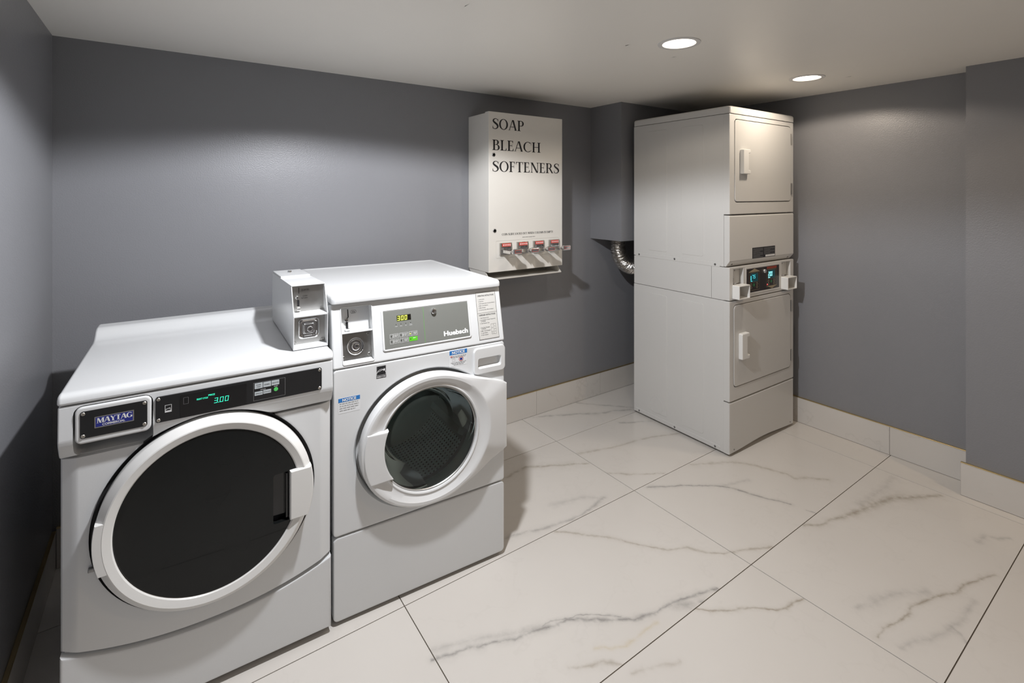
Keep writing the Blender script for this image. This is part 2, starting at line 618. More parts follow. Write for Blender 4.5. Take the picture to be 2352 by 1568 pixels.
def lettering(name, lines, mat, parent, y, bold=0.0, loc=None, rot=None):
    """lines: (text, x, z, cap height, width or None, align) on a plane facing -Y at depth y; one object a line"""
    for s, x, z, h, w, al in lines:
        vs, fs = font_polys(s, bold)
        k = h / CAPH
        mnx = min(v[0] for v in vs)
        mxx = max(v[0] for v in vs)
        kx = k if w is None else w / max(1e-6, mxx - mnx)
        wd = (mxx - mnx) * kx
        ox = x if al == 'L' else (x - wd / 2 if al == 'C' else x - wd)
        me = bpy.data.meshes.new(name)
        me.from_pydata([(ox + (vx - mnx) * kx, y, z + vy * k) for vx, vy in vs], [], fs)
        obj(name, me, mat, parent, loc, rot, smooth=None)


# serif capitals built from stems, bowls and serifs; unit cap height
def serif_glyph(ch, T=0.13, t=0.045):
    P = []
    sl = 0.075 + T * .1      # serif overhang
    st = 0.028               # serif thickness

    def q(*pts):
        P.append(list(pts))

    def stem(x, w=T, y0=0.0, y1=1.0, s0=True, s1=True):
        q((x, y0), (x + w, y0), (x + w, y1), (x, y1))
        if s0:
            q((x - sl, y0), (x + w + sl, y0), (x + w + sl * .9, y0 + st), (x + w, y0 + st * 2.6), (x, y0 + st * 2.6), (x - sl * .9, y0 + st))
        if s1:
            q((x - sl * .9, y1 - st), (x, y1 - st * 2.6), (x + w, y1 - st * 2.6), (x + w + sl * .9, y1 - st), (x + w + sl, y1), (x - sl, y1))

    def diag(x0, y0, x1, y1, w):
        q((x0, y0), (x0 + w, y0), (x1 + w, y1), (x1, y1))

    def foot(xc, y, w):
        if y < .5:
            q((xc - w, 0), (xc + w, 0), (xc + w, st), (xc - w, st))
        else:
            q((xc - w, 1 - st), (xc + w, 1 - st), (xc + w, 1), (xc - w, 1))

    def bar(x0, x1, y, w=t):
        q((x0, y), (x1, y), (x1, y + w), (x0, y + w))

    def arc(cx, cy, rx, ry, a0, a1, wx=T, wy=t, n=28):
        for i in range(n):
            a = radians(a0 + (a1 - a0) * i / n)
            b = radians(a0 + (a1 - a0) * (i + 1) / n)
            q((cx + rx * cos(a), cy + ry * sin(a)), (cx + rx * cos(b), cy + ry * sin(b)),
              (cx + (rx - wx) * cos(b), cy + (ry - wy) * sin(b)), (cx + (rx - wx) * cos(a), cy + (ry - wy) * sin(a)))

    def path(pts, n=8):
        """(x, y, width) control points -> variable stroke"""
        C = []
        for i in range(len(pts) - 1):
            p0, p1, p2, p3 = pts[max(i - 1, 0)], pts[i], pts[i + 1], pts[min(i + 2, len(pts) - 1)]
            for k in range(n):
                u = k / n
                C.append(tuple(0.5 * ((2 * p1[j]) + (-p0[j] + p2[j]) * u + (2 * p0[j] - 5 * p1[j] + 4 * p2[j] - p3[j]) * u * u
                                      + (-p0[j] + 3 * p1[j] - 3 * p2[j] + p3[j]) * u ** 3) for j in range(3)))
        C.append(pts[-1])
        sd = []
        for i, c in enumerate(C):
            a, b = C[max(i - 1, 0)], C[min(i + 1, len(C) - 1)]
            dx, dy = b[0] - a[0], b[1] - a[1]
            l = sqrt(dx * dx + dy * dy) or 1
            sd.append(((c[0] - dy / l * c[2] / 2, c[1] + dx / l * c[2] / 2), (c[0] + dy / l * c[2] / 2, c[1] - dx / l * c[2] / 2)))
        for a, b in zip(sd[:-1], sd[1:]):
            q(a[0], a[1], b[1], b[0])

    def tick(x, y0, y1, back):
        q((x, y0), (x, y1), (x - .035, y1), (x - .035 - back, y0))

    w = 0.6
    if ch == 'S':
        path([(.50, .80, t), (.40, .95, t), (.26, .975, t * 1.2), (.12, .88, T * .7), (.11, .72, T * .95), (.25, .58, T * 1.15), (.41, .44, T * 1.15), (.48, .27, T * .95), (.40, .09, T * .6), (.25, .025, t * 1.2), (.10, .06, t), (.04, .22, t)])
        q((.485, .70), (.515, .70), (.515, .97), (.485, .97))
        q((.03, .03), (.06, .03), (.06, .30), (.03, .30))
        w = .56
    elif ch == 'O':
        arc(.40, .5, .40, .515, 0, 360)
        w = .80
    elif ch == 'A':
        diag(.05, 0, .34, 1.0, t * 1.1)
        diag(.60, 0, .335, 1.0, T * 1.05)
        bar(.17, .52, .31)
        foot(.075, 0, .10)
        foot(.65, 0, .12)
        w = .78
    elif ch == 'P':
        stem(.08)
        bar(.18, .38, 1 - t)
        bar(.18, .38, .46)
        arc(.36, .73, .25, .27, -90, 90)
        w = .60
    elif ch == 'B':
        stem(.08)
        bar(.18, .36, 1 - t)
        bar(.18, .40, .50)
        bar(.18, .40, 0)
        arc(.34, .765, .22, .235, -90, 90)
        arc(.38, .27, .25, .275, -90, 90)
        w = .64
    elif ch == 'R':
        stem(.08)
        bar(.18, .36, 1 - t)
        bar(.18, .38, .48)
        arc(.35, .74, .24, .26, -90, 90)
        diag(.58, 0, .30, .50, T * 1.05)
        foot(.66, 0, .10)
        w = .74
    elif ch == 'L':
        stem(.08)
        bar(.18, .52, 0)
        tick(.54, 0, .25, .06)
        w = .57
    elif ch in 'EF':
        stem(.08)
        bar(.18, .50, 1 - t)
        bar(.18, .42, .50)
        q((.50, 1), (.50, .77), (.47, .77), (.42, 1))
        q((.43, .38), (.43, .66), (.40, .66), (.40, .38))
        w = .54
        if ch == 'E':
            bar(.18, .52, 0)
            tick(.55, 0, .25, .06)
            w = .58
    elif ch in 'CG':
        arc(.42, .5, .42, .515, 50, 305)
        q((.69, .68), (.72, .68), (.72, .97), (.69, .97))
        w = .76
        if ch == 'C':
            q((.66, .08), (.70, .22), (.73, .22), (.69, .05))
        else:
            stem(.58, T, .06, .42, False, False)
            bar(.50, .80, .40, st * 1.4)
            w = .82
    elif ch == 'H':
        stem(.08)
        stem(.58)
        bar(.18, .60, .49)
        w = .80
    elif ch == 'T':
        stem(.27, s1=False)
        bar(.02, .65, 1 - t)
        q((.02, 1), (.02, .76), (.05, .76), (.09, 1))
        q((.65, 1), (.65, .76), (.62, .76), (.58, 1))
        w = .67
    elif ch == 'N':
        stem(.10, t * 1.1)
        stem(.66, t * 1.1, s0=False)
        diag(.56, 0, .06, 1.0, T * 1.15)
        w = .80
    elif ch == 'I':
        stem(.08)
        w = .30
    elif ch == 'D':
        stem(.08)
        bar(.18, .36, 1 - t)
        bar(.18, .36, 0)
        arc(.34, .5, .40, .5, -90, 90)
        w = .77
    elif ch == 'K':
        stem(.08)
        diag(.18, .42, .56, 1.0, t * 1.2)
        diag(.58, 0, .28, .54, T)
        foot(.66, 0, .10)
        foot(.58, 1, .10)
        w = .76
    elif ch == 'U':
        stem(.10, y0=.30, s0=False)
        stem(.60, t * 1.2, y0=.30, s0=False)
        arc(.38, .30, .28, .31, 180, 360, T * .8, t)
        w = .76
    elif ch == 'W':
        diag(.24, 0, .04, 1.0, T)
        diag(.28, 0, .50, 1.0, t)
        diag(.66, 0, .46, 1.0, T)
        diag(.70, 0, .92, 1.0, t)
        foot(.10, 1, .10)
        foot(.94, 1, .08)
        w = 1.02
    elif ch == 'M':
        stem(.10, t * 1.1, s1=False)
        stem(.74, T)
        diag(.42, 0, .10, 1.0, T)
        diag(.45, 0, .74, 1.0, t)
        foot(.08, 1, .08)
        w = .96
    elif ch == 'Y':
        stem(.30, T, 0, .48, True, False)
        diag(.30, .46, .04, 1.0, T)
        diag(.40, .46, .62, 1.0, t)
        foot(.11, 1, .11)
        foot(.64, 1, .09)
        w = .72
    elif ch == ' ':
        w = .32
    return P, w


def serif_text(name, lines, mat, parent, y, T=0.13, t=0.045, gap=0.04):
    """lines: (text, x0, x1, z, cap height); one object a line"""
    for s, x0, x1, z, h in lines:
        V, F = [], []
        adv = 0.0
        polys = []
        for ch in s:
            P, w = serif_glyph(ch, T, t)
            polys += [[(adv + px, py) for px, py in p] for p in P]
            adv += w + gap
        adv -= gap
        kx = (x1 - x0) / adv
        for p in polys:
            o = len(V)
            V += [(x0 + px * kx, y, z + py * h) for px, py in p]
            F.append(tuple(range(o, o + len(p))))
        me = bpy.data.meshes.new(name)
        me.from_pydata(V, [], F)
        obj(name, me, mat, parent, smooth=None)


SEG7 = {'0': 'abcdef', '1': 'bc', '2': 'abged', '3': 'abgcd', '5': 'afgcd', '7': 'abc', 'P': 'abfge', 'S': 'afgcd'}


def digits(bm, s, x, z, w, h, t, pitch, y, slant=0.12):
    for i, ch in enumerate(s):
        ox = x + i * pitch
        segs = {'a': (0, w, h - t, h), 'd': (0, w, 0, t), 'g': (0, w, h / 2 - t / 2, h / 2 + t / 2),
                'f': (0, t, h / 2, h), 'b': (w - t, w, h / 2, h), 'e': (0, t, 0, h / 2), 'c': (w - t, w, 0, h / 2)}
        for k in SEG7.get(ch, ''):
            a0, a1, b0, b1 = segs[k]
            g = t * .12
            bm.faces.new([bm.verts.new((ox + px + slant * pz, y, z + pz)) for px, pz in
                          ((a0 + g, b0 + g), (a1 - g, b0 + g), (a1 - g, b1 - g), (a0 + g, b1 - g))])


def flat(bm, pts, y):
    bm.faces.new([bm.verts.new((x, y, z)) for x, z in pts])


def rect(bm, x0, x1, z0, z1, y):
    flat(bm, ((x0, z0), (x1, z0), (x1, z1), (x0, z1)), y)


def outline(bm, x0, x1, z0, z1, w, y):
    rect(bm, x0, x1, z0, z0 + w, y)
    rect(bm, x0, x1, z1 - w, z1, y)
    rect(bm, x0, x0 + w, z0 + w, z1 - w, y)
    rect(bm, x1 - w, x1, z0 + w, z1 - w, y)


def word_bars(bm, x0, x1, z, h, y, seed=1):
    """illegible small print: dashes of word length"""
    rnd = random.Random(seed)
    x = x0
    while x < x1:
        w = min(rnd.uniform(1.6, 5.0) * h, x1 - x)
        rect(bm, x, x + w, z, z + h, y)
        x += w + h * .8


def screw_mesh(name='screw', r=0.005, h=0.002, mat='screw_steel'):
    bm = B()
    lathe(bm, 0, 0, [(r, 0), (r, -h * .5), (r * .8, -h), (r * .38, -h), (r * .34, -h * .35)], 14, True, True)
    bmesh.ops.recalc_face_normals(bm, faces=bm.faces[:])
    me = bpy.data.meshes.new(name)
    bm.to_mesh(me)
    bm.free()
    me.materials.append(MATS[mat])
    return me

# ================================================================== THE ROOM
XL, XR, YB, YF = -0.371, 3.42, 2.679, -1.75
PX, PY = 3.26, 0.735      # pilaster face and its far edge


def wall(name, x0, x1, y0, y1, z0, z1, label):
    bm = B()
    box(bm, x0, x1, y0, y1, z0, z1)
    return struct(obj(name, bm, 'wall_paint', smooth=None), label)


wall('wall_back', XL - .1, XR + .1, YB, YB + .1, -.05, CEIL + .1, 'grey painted wall behind the machines')
wall('wall_left', XL - .1, XL, YF - .1, YB, -.05, CEIL + .1, 'grey painted wall beside the black-doored washer')
wall('wall_right', XR, XR + .1, YF - .1, YB, -.05, CEIL + .1, 'grey painted wall beside the stacked dryer')
wall('wall_front', XL, XR, YF - .1, YF, -.05, CEIL + .1, 'grey painted wall facing the machines')
wall('wall_pilaster', PX, XR, YF, PY, 0.0, CEIL, 'grey pilaster standing out from the right wall')
wall('wall_chase', 2.575, XR, 2.377, YB, 1.17, CEIL, 'grey boxed-in duct chase in the corner behind the dryer')

# ceiling with round openings for the downlights
bm = B()
RH, CELL = 0.070, 0.16
xs = sorted({XL - .1, XR + .1} | {round(l[0] + s * CELL, 4) for l in LAMPS for s in (-1, 1)})
ys = sorted({YF - .1, YB + .1} | {round(l[1] + s * CELL, 4) for l in LAMPS for s in (-1, 1)})
holes = {}
for l in LAMPS:
    holes[(l[0], l[1])] = True
for i in range(len(xs) - 1):
    for j in range(len(ys) - 1):
        x0, x1, y0, y1 = xs[i], xs[i + 1], ys[j], ys[j + 1]
        hole = [h for h in holes if x0 < h[0] < x1 and y0 < h[1] < y1 and x1 - x0 < 2 * CELL + .01]
        if hole:
            hx, hy = hole[0]
            inner, outer = [], []
            for k in range(48):
                a = 2 * pi * k / 48 + pi / 4
                c, s = cos(a), sin(a)
                inner.append((hx + RH * c, hy + RH * s))
                ts = []
                if abs(c) > 1e-9:
                    ts.append(((x1 if c > 0 else x0) - hx) / c)
                if abs(s) > 1e-9:
                    ts.append(((y1 if s > 0 else y0) - hy) / s)
                t = min(ts)
                outer.append((hx + t * c, hy + t * s))
            lo = [bm.verts.new((x, y, CEIL)) for x, y in outer]
            li = [bm.verts.new((x, y, CEIL)) for x, y in inner]
            lu = [bm.verts.new((x, y, CEIL + .012)) for x, y in inner]
            for k in range(48):
                m2 = (k + 1) % 48
                bm.faces.new((lo[m2], lo[k], li[k], li[m2]))
                bm.faces.new((li[m2], li[k], lu[k], lu[m2]))
            # corner fill so that the square is complete
        else:
            bm.faces.new([bm.verts.new(p) for p in ((x0, y0, CEIL), (x0, y1, CEIL), (x1, y1, CEIL), (x1, y0, CEIL))])
# roof slab above, closes the plenum
for p4 in (((XL - .1, YF - .1), (XL - .1, YB + .1), (XR + .1, YB + .1), (XR + .1, YF - .1)),):
    bm.faces.new([bm.verts.new((x, y, CEIL + .1)) for x, y in p4])
struct(obj('ceiling', bm, 'ceiling_paint', smooth=None), 'off-white painted ceiling with recessed downlights')

# floor: grout bed + one object per porcelain tile
bm = B()
box(bm, XL - .1, XR + .1, YF - .1, YB + .1, -.06, -.0025)
floor = struct(obj('floor', bm, 'grout', smooth=None), 'white marble-look tile floor with dark grout')
TX = [XL + .001, 0.713, 1.942, 3.188, XR - .001]
TY = [YF, -1.335, -.727, -.118, 0.491, 1.095, 1.706, 2.316, YB - .001]
G = 0.0017


def clip_seg(a, b, x0, x1, y0, y1):
    t0, t1 = 0.0, 1.0
    dx, dy = b[0] - a[0], b[1] - a[1]
    for p, q in ((-dx, a[0] - x0), (dx, x1 - a[0]), (-dy, a[1] - y0), (dy, y1 - a[1])):
        if abs(p) < 1e-9:
            if q < 0:
                return None
            continue
        r = q / p
        if p < 0:
            t0 = max(t0, r)
        else:
            t1 = min(t1, r)
    if t0 >= t1:
        return None
    return ((a[0] + dx * t0, a[1] + dy * t0), (a[0] + dx * t1, a[1] + dy * t1))


plain = {}
for i in range(len(TX) - 1):
    for j in range(len(TY) - 1):
        x0, x1, y0, y1 = TX[i] + G, TX[i + 1] - G, TY[j] + G, TY[j + 1] - G
        vv = []
        for w, s, tone, pts in VEINS:
            run = []
            for a, b in zip(pts[:-1], pts[1:]):
                c = clip_seg(a, b, x0, x1, y0, y1)
                if c:
                    if run and run[-1] == c[0]:
                        run.append(c[1])
                    else:
                        if len(run) > 1:
                            vv.append((w, s, tone, run))
                        run = [c[0], c[1]]
            if len(run) > 1:
                vv.append((w, s, tone, run))
        bm = B()
        box(bm, x0, x1, y0, y1, -.009, 0.0)
        m = marble('marble_tile', vv, seed=1.0 + i * 2.3 + j * 5.1)
        obj('tile', bm, m, floor, smooth=None)

# skirting: tile pieces with a brass edge strip on top
SKM = [marble('marble_skirting', [], wall=True, seed=s) for s in (2.0, 7.5, 13.0)]


def skirting(name, label, axis, c0, c1, a, b, joints, h, strip=True):
    """axis 'x': runs along x from a to b, occupying y c0..c1 ; axis 'y': runs along y, occupying x c0..c1"""
    bm = B()
    d = (c1 - c0)
    if axis == 'x':
        box(bm, a, b, c0 + d * .25, c1, 0.0, h - .004)
    else:
        box(bm, min(c0, c1), max(c0, c1), a, b, 0.0, h - .004)
    root = struct(obj(name, bm, 'grout', smooth=None), label)
    js = [a] + [q for q in joints if a < q < b] + [b]
    for k in range(len(js) - 1):
        bm = B()
        e0, e1 = js[k] + .001, js[k + 1] - .001
        if axis == 'x':
            box(bm, e0, e1, c0, c1 - .001, 0.002, h - .004)
        else:
            s = -1 if name != 'baseboard_left' else 1
            f = c0 if s < 0 else c1
            box(bm, min(f, f - s * .0) - (.0025 if s < 0 else .006), max(f, f) + (.006 if s < 0 else .0025), e0, e1, 0.002, h - .004)
        obj('skirting_tile', bm, SKM[k % 3], root, smooth=None)
    bm = B()
    if axis == 'x':
        box(bm, a, b, c0 - .001, c1, h - .004, h, .0008, 1)
    else:
        s = -1 if name != 'baseboard_left' else 1
        box(bm, min(c0, c1) - (.0035 if s < 0 else 0), max(c0, c1) + (.0035 if s > 0 else 0), a, b, h - .004, h, .0008, 1)
    obj('edge_strip', bm, 'brass_trim', root)
    return root


skirting('baseboard_back', 'marble tile skirting with brass edge on the back wall', 'x', YB - .012, YB, XL + .013, XR - .013, [.26, .86, 1.463, 2.063, 2.663], .165)
skirting('baseboard_right', 'marble tile skirting with brass edge along the right wall', 'y', XR - .010, XR, PY + .013, YB - .013, [1.100, 1.71, 2.31], .165)
skirting('baseboard_pilaster', 'marble tile skirting with brass edge around the pilaster', 'y', PX - .010, PX, YF, PY + .018, [.13, -.47, -1.07], .165)
skirting('baseboard_left', 'marble tile skirting with brass edge along the left wall', 'y', XL, XL + .010, YF, YB - .013, [-1.1, -.5, .1, .7, 1.3, 1.9, 2.5], .155)

# ------------------------------------------------------------------ recessed downlights
NAMES = ['flush round ceiling downlight above the two front-load washers',
         'flush round ceiling downlight midway between the washers and the stacked dryer',
         'flush round ceiling downlight closest to the stacked dryer',
         'flush round warm ceiling downlight beside the pilaster']
for (lx, ly, lc, ls, seen), lab in zip(LAMPS, NAMES):
    sfx = '' if seen else '_offscreen'
    t = thing('recessed_light' + sfx, lab, 'ceiling light', (lx, ly, CEIL), 0, 'downlights in the ceiling')
    rot = (pi / 2, 0, 0)      # local -Y points down

    def ring(prof, cap0=False, cap1=False):
        b = B()
        n = 48
        loft(b, [[(r * cos(2 * pi * k / n), r * sin(2 * pi * k / n), z) for k in range(n)] for r, z in prof], cap0, cap1)
        return b
    obj('trim_ring', ring([(.087, 0.0), (.086, -.003), (.072, -.0045), (.068, -.003), (.067, .004)]), 'trim_ring_white', t)
    obj('housing', ring([(.0695, .001), (.0675, .012), (.0675, .020), (.001, .021)]), 'can_white', t)
    em = bpy.data.materials.new('lamp_diffuser')
    em.use_nodes = True
    nt = em.node_tree
    p = nt.nodes['Principled BSDF']
    p.inputs['Base Color'].default_value = (.8, .8, .8, 1)
    p.inputs['Emission Color'].default_value = (*lc, 1)
    p.inputs['Emission Strength'].default_value = 5.0
    b = ring([(.0668, .014), (.045, .0125), (.001, .012)], False, True)
    for f in b.faces:
        if f.normal.z > 0:
            f.normal_flip()
    me = bpy.data.meshes.new('diffuser')
    b.to_mesh(me)
    b.free()
    me.materials.append(em)
    d = obj('diffuser' + sfx, me, em, t, smooth=None)
    ld = bpy.data.lights.new('lamp' + sfx, 'SPOT')
    ld.energy = ls
    ld.color = lc
    ld.spot_size = radians(156)
    ld.spot_blend = 0.17
    ld.shadow_soft_size = 0.035
    lo_ = bpy.data.objects.new('lamp' + sfx, ld)
    lo_.location = (0, 0, -.004)
    lo_.parent = t
    COL.objects.link(lo_)

# ================================================================== WASHER WITH BLACK DOOR
SCREW = screw_mesh('screw', .0046, .0018)
SCREW_S = screw_mesh('screw', .0036, .0018, 'dark_steel')


def screws(parent, pts, me=SCREW, yy=0.0, loc=None, rot=None):
    for x, z in pts:
        o = bpy.data.objects.new('screw', me)
        COL.objects.link(o)
        o.parent = parent
        o.location = (x, yy, z)


MW = .698
ma = thing('washing_machine', 'white front-load washer with large black glass door and black control strip', 'washing machine',
           (-.232, 1.768, 0), -.033)
CX, CZ = .351, .554
# cabinet
bm = B()
box(bm, .006, MW - .006, .02, .70, .035, .935, .006, 2)
pk0 = B()
plate(pk0, .029, .206, .790, .932, .022, .086, -.06, 0.0)
hole = B()
lathe(hole, CX, CZ, [(.27, -.1), (.27, .30)], 64, True, True)
bm = cut(bm, [hole, pk0])
obj('cabinet', bm, 'enamel', ma)
for x, y in ((.05, .06), (.65, .06), (.05, .65), (.65, .65)):
    bm = B()
    loft(bm, [[(x + r * cos(2 * pi * k / 16), y + r * sin(2 * pi * k / 16), z) for k in range(16)] for r, z in ((.022, 0), (.022, .012), (.010, .014), (.010, .036))])
    obj('foot', bm, 'rubber', ma)


def seam(x):      # arched seam between front panel and toe panel
    u = (x - MW / 2) / (MW / 2)
    return .206 + .062 * abs(u) ** 2.2


def arched(x0, x1, top, off, y, inset, n=28, chl=.0):
    bot = [(x0 + (x1 - x0) * i / n, seam(x0 + (x1 - x0) * i / n) + off + inset) for i in range(n + 1)]
    return [(x, y, z) for x, z in bot] + [(x1, y, top - inset), (x0, y, top - inset)]


# front panel: chamfered left and right borders, arched lower edge, round opening
def front_loops(y, ins, x0=0.001, x1=MW - .001):
    n = 30
    a, b = x0 + ins, x1 - ins
    bot = [(a + (b - a) * i / n, y, seam(a + (b - a) * i / n) + .004 + min(ins, .006)) for i in range(n + 1)]
    return bot + [(b, y, .788), (a, y, .788)]


bm = B()
loft(bm, [front_loops(.04, 0), front_loops(.018, 0), front_loops(.012, .004), front_loops(.0045, .022), front_loops(.0008, .032), front_loops(0.0, .040)])
RD = .290
def cyl(cx, cz, r, y0, y1, n=96):
    c = B()
    lathe(c, cx, cz, [(r, y0), (r, y1)], n, True, True)
    return c
bm = cut(bm, [cyl(CX, CZ, RD, -.1, .1)])
obj('front_panel', bm, 'enamel', ma, smooth=30)
# dished surround behind the door
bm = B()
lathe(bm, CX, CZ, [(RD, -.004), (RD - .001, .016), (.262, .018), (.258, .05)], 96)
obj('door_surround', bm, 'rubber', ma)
# toe panel
bm = B()
def toe_loops(y, ins):
    n = 30
    a, b = 0.001 + ins, MW - .001 - ins
    top = [(b + (a - b) * i / n, y, seam(b + (a - b) * i / n) - .004 - ins * .8) for i in range(n + 1)]
    return [(a, y, .022 + ins), (b, y, .022 + ins)] + top
loft(bm, [toe_loops(.05, 0), toe_loops(.006, 0), toe_loops(.0015, .003), toe_loops(0.0, .008)])
obj('toe_panel', bm, 'enamel', ma, smooth=30)
# console band
bm = B()
prism(bm, [(.05, .794), (.002, .794), (-.006, .806), (-.0185, .832), (-.0215, .846), (-.0165, .936), (.05, .936)], 0.0, MW, .004, 3)
pocket = B()
plate(pocket, .031, .204, .790, .932, .022, .055, -.06, .0)
bm = cut(bm, [cyl(CX, CZ, RD, -.1, .2), pocket])
obj('console', bm, 'enamel', ma, smooth=32)
bm = B()
plate(bm, .029, .206, .789, .934, .022, .088, .0845, .0005)
obj('drawer_recess', bm, 'enamel', ma)
# detergent drawer
dr = B()
loft(dr, [at_y(rr(.0345, .2005, .830, .929, .016), .083), at_y(rr(.0345, .2005, .830, .929, .016), -.016),
          at_y(rr(.036, .199, .8315, .9275, .015), -.0215), at_y(rr(.040, .195, .8355, .9235, .011), -.024)])
dro = obj('dispenser_drawer', dr, 'plastic_bright', ma)
bm = B()
plate(bm, .046, .191, .846, .918, .006, -.0238, -.0256, .0006)
obj('plate', bm, 'black_plastic', dro)
bm = B()
plate(bm, .076, .161, .868, .8985, .001, -.0254, -.0262, .0003, 2)
bo = obj('badge', bm, 'steel', dro)
bm = B()
rect(bm, .0785, .1585, .8705, .896, -.02635)
obj('badge_field', bm, 'ink_navy', dro, smooth=None)
serif_text('lettering', [('MAYTAG', .0805, .1575, .8805, .0135)], 'ink_white', dro, -.0266, T=.22, t=.07, gap=.01)
lettering('lettering', [('COMMERCIAL', .0925, .8725, .0055, .049, 'L')], 'ink_white', dro, -.0266, bold=.02)
screws(dro, ((.0525, .9115), (.1845, .9115), (.0525, .8525), (.1845, .8525)), SCREW, -.0254)

# control strip
cs = B()
plate(cs, .2095, .661, .8465, .9195, .006, -.016, -.0228, .0006)
cso = obj('control_strip', cs, 'black_plastic', ma, rot=(0, 0, 0))
bm = B()
plate(bm, .268, .4385, .8485, .912, .001, -.022, -.0236, .0004, 2)
obj('display_window', bm, 'black_gloss', cso)
bm = B()
digits(bm, '3', .352, .8715, .0095, .0155, .0018, .014, -.0239)
digits(bm, '00', .3665, .8715, .0095, .0155, .0018, .0135, -.0239)
rect(bm, .3632, .3650, .8715, .8733, -.0239)
obj('digits', bm, 'glow_green', cso, smooth=None)
lettering('lettering', [('SELECT CYCLE', .3085, .8905, .0042, .0285, 'L'), ('PRICE', .338, .8965, .0044, .0165, 'L')], 'glow_green', cso, -.0239, bold=.015)
bm = B()
outline(bm, .276, .288, .886, .905, .0004, -.0239)
obj('sensor_mark', bm, 'ink_grey', cso, smooth=None)
# energy mark
bm = B()
outline(bm, .2315, .2475, .876, .893, .0010, -.0232)
rect(bm, .2315, .2475, .872, .8755, -.0232)
for i in range(10):
    a, b2 = radians(20 + 14 * i), radians(34 + 14 * i)
    flat(bm, [(.2395 + r * cos(q), .876 + r * .9 * sin(q)) for r, q in ((.0075, a), (.0075, b2), (.0066, b2), (.0066, a))], -.0232)
for i in range(4):
    rect(bm, .2335 + .003 * i, .2355 + .003 * i, .8805 + .0008 * i, .8822 + .0008 * i, -.0232)
obj('energy_mark', bm, 'ink_white', cso, smooth=None)
# keypad
bm = B()
outline(bm, .4575, .5485, .8535, .9095, .0006, -.0232)
obj('keypad_border', bm, 'ink_grey', cso, smooth=None)
for x0, x1, z0, z1 in ((.461, .4835, .890, .907), (.485, .5075, .8905, .9065), (.509, .531, .8915, .9065), (.461, .4835, .869, .8805), (.485, .5075, .870, .8815)):
    bm = B()
    plate(bm, x0, x1, z0, z1, .0006, -.0228, -.0236, .0002, 2)
    obj('key', bm, 'key_grey', cso)
bm = B()
lathe(bm, .5215, .8775, [(.0062, -.0228), (.0062, -.0238), (.0055, -.0242)], 24, True, True)
obj('start_key', bm, 'start_green', cso)
lettering('lettering', [('POWER', .4722, .9003, .0026, None, 'C'), ('WASH', .4722, .8945, .0026, None, 'C'), ('NORMAL', .4962, .8972, .0027, None, 'C'),
                        ('DELICATES', .520, .8978, .0027, .0185, 'C'), ('TEMPERATURE', .4722, .8738, .0022, .0185, 'C'), ('EXTRA RINSE', .4962, .8748, .0022, .0185, 'C')],
          'ink_black', cso, -.0239, bold=.01)
lettering('lettering', [('OPTIONS', .4845, .8838, .0024, None, 'C'), ('START', .5215, .8862, .0026, None, 'C')], 'ink_white', cso, -.0234, bold=.015)
screws(cso, ((.2165, .9125), (.2165, .8535), (.654, .9125), (.654, .8535)), SCREW, -.0226)

# lid with raised back edge
bm = B()
N0 = [(-.018, .9375), (-.0195, .944), (-.0185, .957), (-.010, .9655), (.006, .968), (.02, .9665), (.54, .9655), (.57, .9685), (.595, .978), (.612, .990), (.628, .9975), (.645, 1.0), (.69, 1.0), (.70, .994), (.70, .9375)]
prism(bm, N0, -.002, MW + .002, .009, 4, radians(50))
obj('top_panel', bm, 'enamel', ma, smooth=40)

# door
bm = B()
lathe(bm, CX, CZ, [(.272, .012), (.279, .004), (.2795, -.020), (.277, -.026), (.2615, -.0415), (.2585, -.0425), (.240, -.0375), (.2365, -.033), (.236, -.020)], 128)
dj = obj('door', bm, 'plastic_white', ma, smooth=24)
bm = B()
lathe(bm, CX, CZ, [(.2365, -.020), (.2365, -.0325), (.234, -.0345), (.15, -.0385), (.0, -.040)], 128, True, False)
slot = B()
plate(slot, .512, .572, .456, .612, .008, -.012, -.08, .0)
bm = cut(bm, [slot])
obj('door_glass', bm, 'door_dark_glass', dj, smooth=24)
bm = B()
plate(bm, .5105, .5735, .4545, .6135, .009, -.008, -.0122, .0004)
obj('grip_pocket', bm, 'black_gloss', dj)
bm = B()
loft(bm, [at_y(rr(.548, .556, .462, .606, .003), -.012), at_y(rr(.548, .556, .462, .606, .003), -.030), at_y(rr(.5495, .5545, .464, .604, .002), -.032)])
obj('grip_bar', bm, 'black_gloss', dj)


def seg_poly(cx, cz, R, xin, z0, z1, n=16, right=True):
    a0 = math.asin((z0 - cz) / R)
    a1 = math.asin((z1 - cz) / R)
    arc = [(cx + (1 if right else -1) * R * cos(a0 + (a1 - a0) * i / n), cz + R * sin(a0 + (a1 - a0) * i / n)) for i in range(n + 1)]
    return [(xin, z0)] + arc + [(xin, z1)]


bm = B()
loft(bm, [at_y(seg_poly(CX, CZ, .2805, .560, .457, .614), -.018), at_y(seg_poly(CX, CZ, .2805, .560, .457, .614), -.040),
          at_y(seg_poly(CX, CZ, .2785, .561, .4585, .6125), -.0445), at_y(seg_poly(CX, CZ, .274, .564, .461, .610), -.0465)])
obj('handle', bm, 'plastic_white', dj, smooth=30)
bm = B()


def arc_ring(R, rin, z0, z1, y, n=12):
    a0, a1 = math.asin((z0 - CZ) / R), math.asin((z1 - CZ) / R)
    b0, b1 = math.asin((z0 - CZ) / rin), math.asin((z1 - CZ) / rin)
    o = [(CX - R * cos(a0 + (a1 - a0) * i / n), y, CZ + R * sin(a0 + (a1 - a0) * i / n)) for i in range(n + 1)]
    return o + [(CX - rin * cos(b1 + (b0 - b1) * i / n), y, CZ + rin * sin(b1 + (b0 - b1) * i / n)) for i in range(n + 1)]


